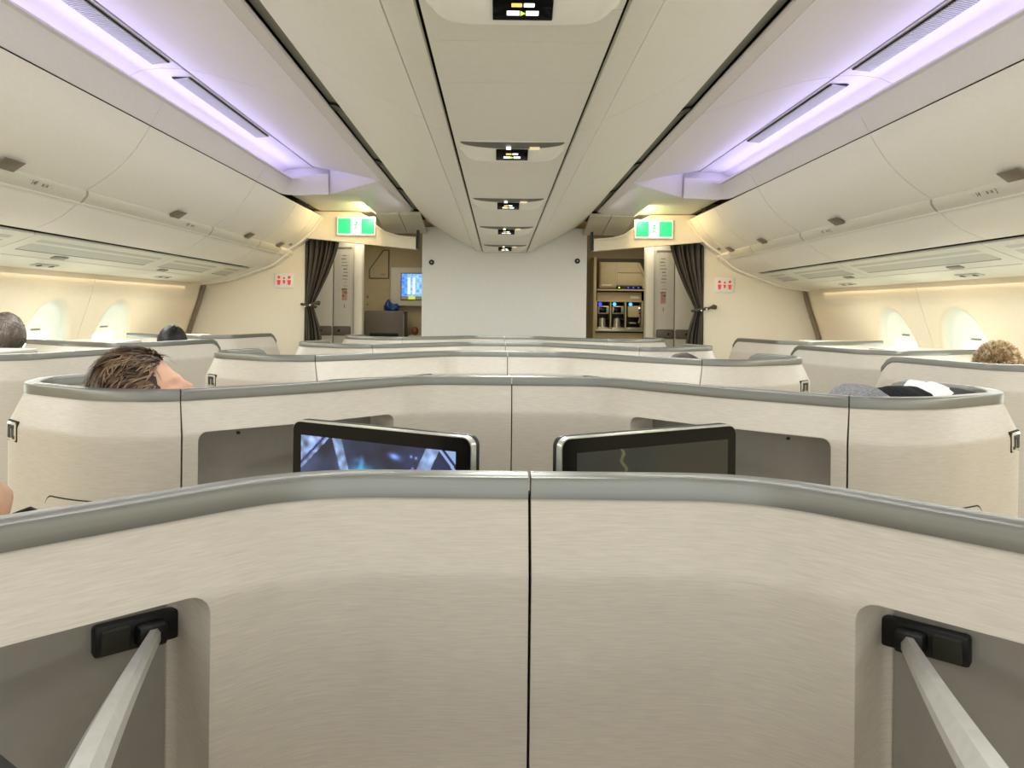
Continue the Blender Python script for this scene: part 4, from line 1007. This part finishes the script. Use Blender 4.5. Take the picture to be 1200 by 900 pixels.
    for f in bm.faces:
        c = f.calc_center_median(); lc = RM.inverted() @ (c - H)
        if lc.z > -0.165 or any((c - hnd).length < 0.055 for hnd in hands): kill.append(f); continue
        if keep_elbow is not None and (c - keep_elbow).length < 0.24 and lc.z > -0.24 + 0.0: kill.append(f)
    bmesh.ops.delete(bm, geom=kill, context='FACES')
    for v in bm.verts: v.co += v.normal * 0.009
    cm = bpy.data.meshes.new('clothes'); bm.to_mesh(cm); bm.free()
    cm.materials.clear(); finish(cm, [M['shirt'], M['trousers']], 180)
    for p in cm.polygons:
        if (RM.inverted() @ (p.center - H)).z < dz * 0.9: p.material_index = 1
    link('clothes', cm, t)
    for sd in (-1, 1):
        p = H + HM @ Vector((0.0685, sd * 0.030, -0.004)); bm = bmesh.new(); bmesh.ops.create_uvsphere(bm, u_segments=12, v_segments=8, radius=0.011)
        for v in bm.verts: v.co += p
        frombm('eye', bm, M['eye_white'], t, 180)
    # hair: a scalp cap and many tapering locks
    rnd = random.Random(int(head[0] * 1000)); v, f = [], []
    bm = bmesh.new(); bmesh.ops.create_icosphere(bm, subdivisions=5, radius=1)
    bmesh.ops.delete(bm, geom=[fc for fc in bm.faces if not hair_ok(fc.calc_center_median().normalized(), line)], context='FACES')
    for q in bm.verts:
        n = q.co.normalized(); q.co = H + HM @ (head_pts(n) + Vector((n.x, n.y, n.z)) * (0.006 + 0.004 * noise.noise(n * 5)))
    scalp = bpy.data.meshes.new('tmp'); bm.to_mesh(scalp); bm.free()
    v = [q.co.copy() for q in scalp.vertices]; f = [tuple(p.vertices) for p in scalp.polygons]
    done = 0; tones = [2] * len(f)
    while done < strands:
        n = Vector((rnd.gauss(0, 1), rnd.gauss(0, 1), rnd.gauss(0, 1))).normalized()
        if not hair_ok(n, line): continue
        done += 1
        L = length * rnd.uniform(0.7, 1.15) * (1.0 if n.z > 0.25 else 0.6)
        flow = Vector((-0.9, 0.25 * n.y, -0.25 - 0.5 * max(0, -n.x))) + Vector((rnd.gauss(0, 1), rnd.gauss(0, 1), rnd.gauss(0, 1))) * fuzz
        flow += Vector((noise.noise(n * 3), noise.noise(n * 3 + Vector((5, 0, 0))), noise.noise(n * 3 + Vector((0, 7, 0))))) * 0.8
        if lift > 1: flow = n.copy() + flow * 0.4
        else: flow = (flow - n * flow.dot(n)).normalized() + n * lift
        p = head_pts(n) + n * 0.003; d = flow.normalized(); w0 = rnd.uniform(0.0016, 0.0034)
        ring = []
        for k in range(5):
            q = k / 4; wdt = w0 * (1 - q ** 2 * 0.92)
            sdv = d.cross(n).normalized() * wdt
            ring.append((p + sdv, p - sdv)); p = p + d * (L / 4)
            if lift <= 1: d = (d - n * 0.20).normalized()
        tone = 1 if noise.noise(n * 9) + rnd.uniform(-0.25, 0.25) > 0.10 else (2 if rnd.random() < 0.4 else 0)
        tones += [tone] * 4
        b = len(v)
        for a, c in ring: v += [H + HM @ a, H + HM @ c]
        for k in range(4): f.append((b + 2 * k, b + 2 * k + 1, b + 2 * k + 3, b + 2 * k + 2))
    me = bpy.data.meshes.new('hair'); me.from_pydata([tuple(q) for q in v], [], f); finish(me, hair, 180); me.polygons.foreach_set('material_index', tones); me.update(); link('hair', me, t)
    return t
def hair_mat(name, base, light, dark): return [mat(name + k, c, 0.5, 0, 0.45, (220, 60, 60), 0.2) for k, c in (('_mid', base), ('_light', light), ('_dark', dark))]
HB = hair_mat('hair_brown', '5a4230', '8d7558', '33241b'); HG = hair_mat('hair_greybrown', '574b42', '6d6259', '453b34'); HK = hair_mat('hair_black', '121111', '1d1b1b', '080808'); HF = hair_mat('hair_fair', 'd6c2a0', 'f0e6d0', 'ab8d68')
A60, A120 = R(62), R(118)
person('reclining brown haired passenger behind the lit monitor, face towards the cabin centre', (-0.905, 1.86, 1.226), A60, R(24), HB, 0.060, 3800, lift=0.34, hyaw=R(16))
seat('dark seat under the brown haired passenger', (-0.905, 1.86), A60)
person('short haired greying passenger behind the third window seat shell', (-2.44, 3.74, 1.29), R(80), R(6), HG, 0.020, 3500, lift=0.35, hyaw=R(95))
seat('dark window seat under the greying short haired passenger', (-2.44, 3.74), R(80))
person('black haired passenger sunk low behind the second window seat shell', (-2.02, 4.66, 1.215), R(75), R(10), HK, 0.03, 2000, lift=0.25, hyaw=R(85))
seat('dark window seat under the black haired passenger', (-2.02, 4.66), R(75))
person('fair fuzzy haired passenger seen from behind above the window seat shell', (2.085, 3.27, 1.207), R(95), R(4), HF, 0.020, 8000, lift=1.5, fuzz=0.4)
seat('dark window seat under the fair haired passenger', (2.085, 3.27), R(95))
person('dark haired passenger almost hidden behind the third row shell', (0.70, 3.10, 1.162), A120, R(15), HG, 0.03, 1500, lift=0.2, hyaw=R(140))
seat('dark seat under the almost hidden passenger', (0.70, 3.12), A120)
person('passenger whose bare bent elbow shows behind the nearest seat shell', (-0.90, 0.62, 1.20), A60, R(10), HB, 0.04, 1200, skin='skin_tan', elbow=(-0.634, 0.93, 1.218), lift=0.2)
seat('dark seat under the passenger with the bare elbow', (-0.90, 0.62), A60)
# black cable lying beyond the elbow
cb_ = tube('headphone_cable', [(-0.650, 0.95, 1.165), (-0.636, 0.955, 1.188), (-0.620, 0.96, 1.194), (-0.602, 0.96, 1.187), (-0.589, 0.955, 1.165), (-0.582, 0.95, 1.10)], 0.0042, M['black'])
tag(cb_, 'thin black headphone cable looping beside the bare elbow', 'cable')

# pillow, dark headrest and white cloth in the empty looking suite behind the dark monitor
def cushion(name, label, cat, c, d, m, rot, puff=0.5):
    bm = bmesh.new(); bmesh.ops.create_cube(bm, size=2.0); bmesh.ops.subdivide_edges(bm, edges=bm.edges[:], cuts=10, use_grid_fill=True)
    for v in bm.verts:
        x, y, z = v.co; e = (1 - abs(x) ** 3) * (1 - abs(y) ** 3)
        zz = z * (0.25 + 0.75 * e ** 0.5) + 0.12 * noise.noise(Vector((x * 2, y * 2, z + c[0] * 9)))
        v.co = rot @ Vector((x * d[0] / 2 * (1 - 0.05 * y * y), y * d[1] / 2 * (1 - 0.05 * x * x), zz * d[2] / 2))
    o = frombm(name, bm, m, None, 180); o.location = c
    return tag(o, label, cat)
seat('dark seat holding the grey pillow and white cloth', (0.95, 1.90), A120)
cushion('pillow', 'grey woven pillow leaning behind the metal trim beside the white cloth', 'pillow', (0.832, 1.835, 1.215), (0.12, 0.16, 0.12), M['seat_grey'], Matrix.Rotation(R(18), 3, 'Y') @ Matrix.Rotation(R(10), 3, 'Z'))
cushion('knitted_cushion', 'black knitted cushion between the grey pillow and the white cloth', 'cushion', (0.915, 1.835, 1.212), (0.12, 0.16, 0.13), M['knit'], Matrix.Rotation(R(-8), 3, 'Y') @ Matrix.Rotation(R(30), 3, 'Z'))
v, f = [], []
for j in range(17):
    for i in range(29):
        u, q = i / 28, j / 16
        x = 0.950 + 0.150 * u + 0.01 * math.sin(q * 3); y = 1.785 + 0.13 * q + 0.05 * u
        z = 1.280 - 0.030 * max(0, 0.25 - u) / 0.25 - 0.030 * max(0, u - 0.72) / 0.28 * (1 - 0.3 * q) - 0.035 * (1 - q) ** 2 + 0.004 * math.sin(u * 12 + q * 4)
        v.append((x, y, z))
for j in range(16):
    for i in range(28):
        a = j * 29 + i; f.append((a, a + 1, a + 30, a + 29))
cl = mesh('headrest_cloth', v, f, M['linen'], None, 180); md = cl.modifiers.new('t', 'SOLIDIFY'); md.thickness = 0.004
tag(cl, 'white cloth draped over the headrest beside the black knitted cushion', 'cloth')
cushion('headrest_pad', 'dark padded headrest under the white cloth', 'headrest', (1.065, 1.895, 1.215), (0.20, 0.16, 0.10), M['seat'], Matrix.Rotation(R(-4), 3, 'Y') @ Matrix.Rotation(R(20), 3, 'Z'))
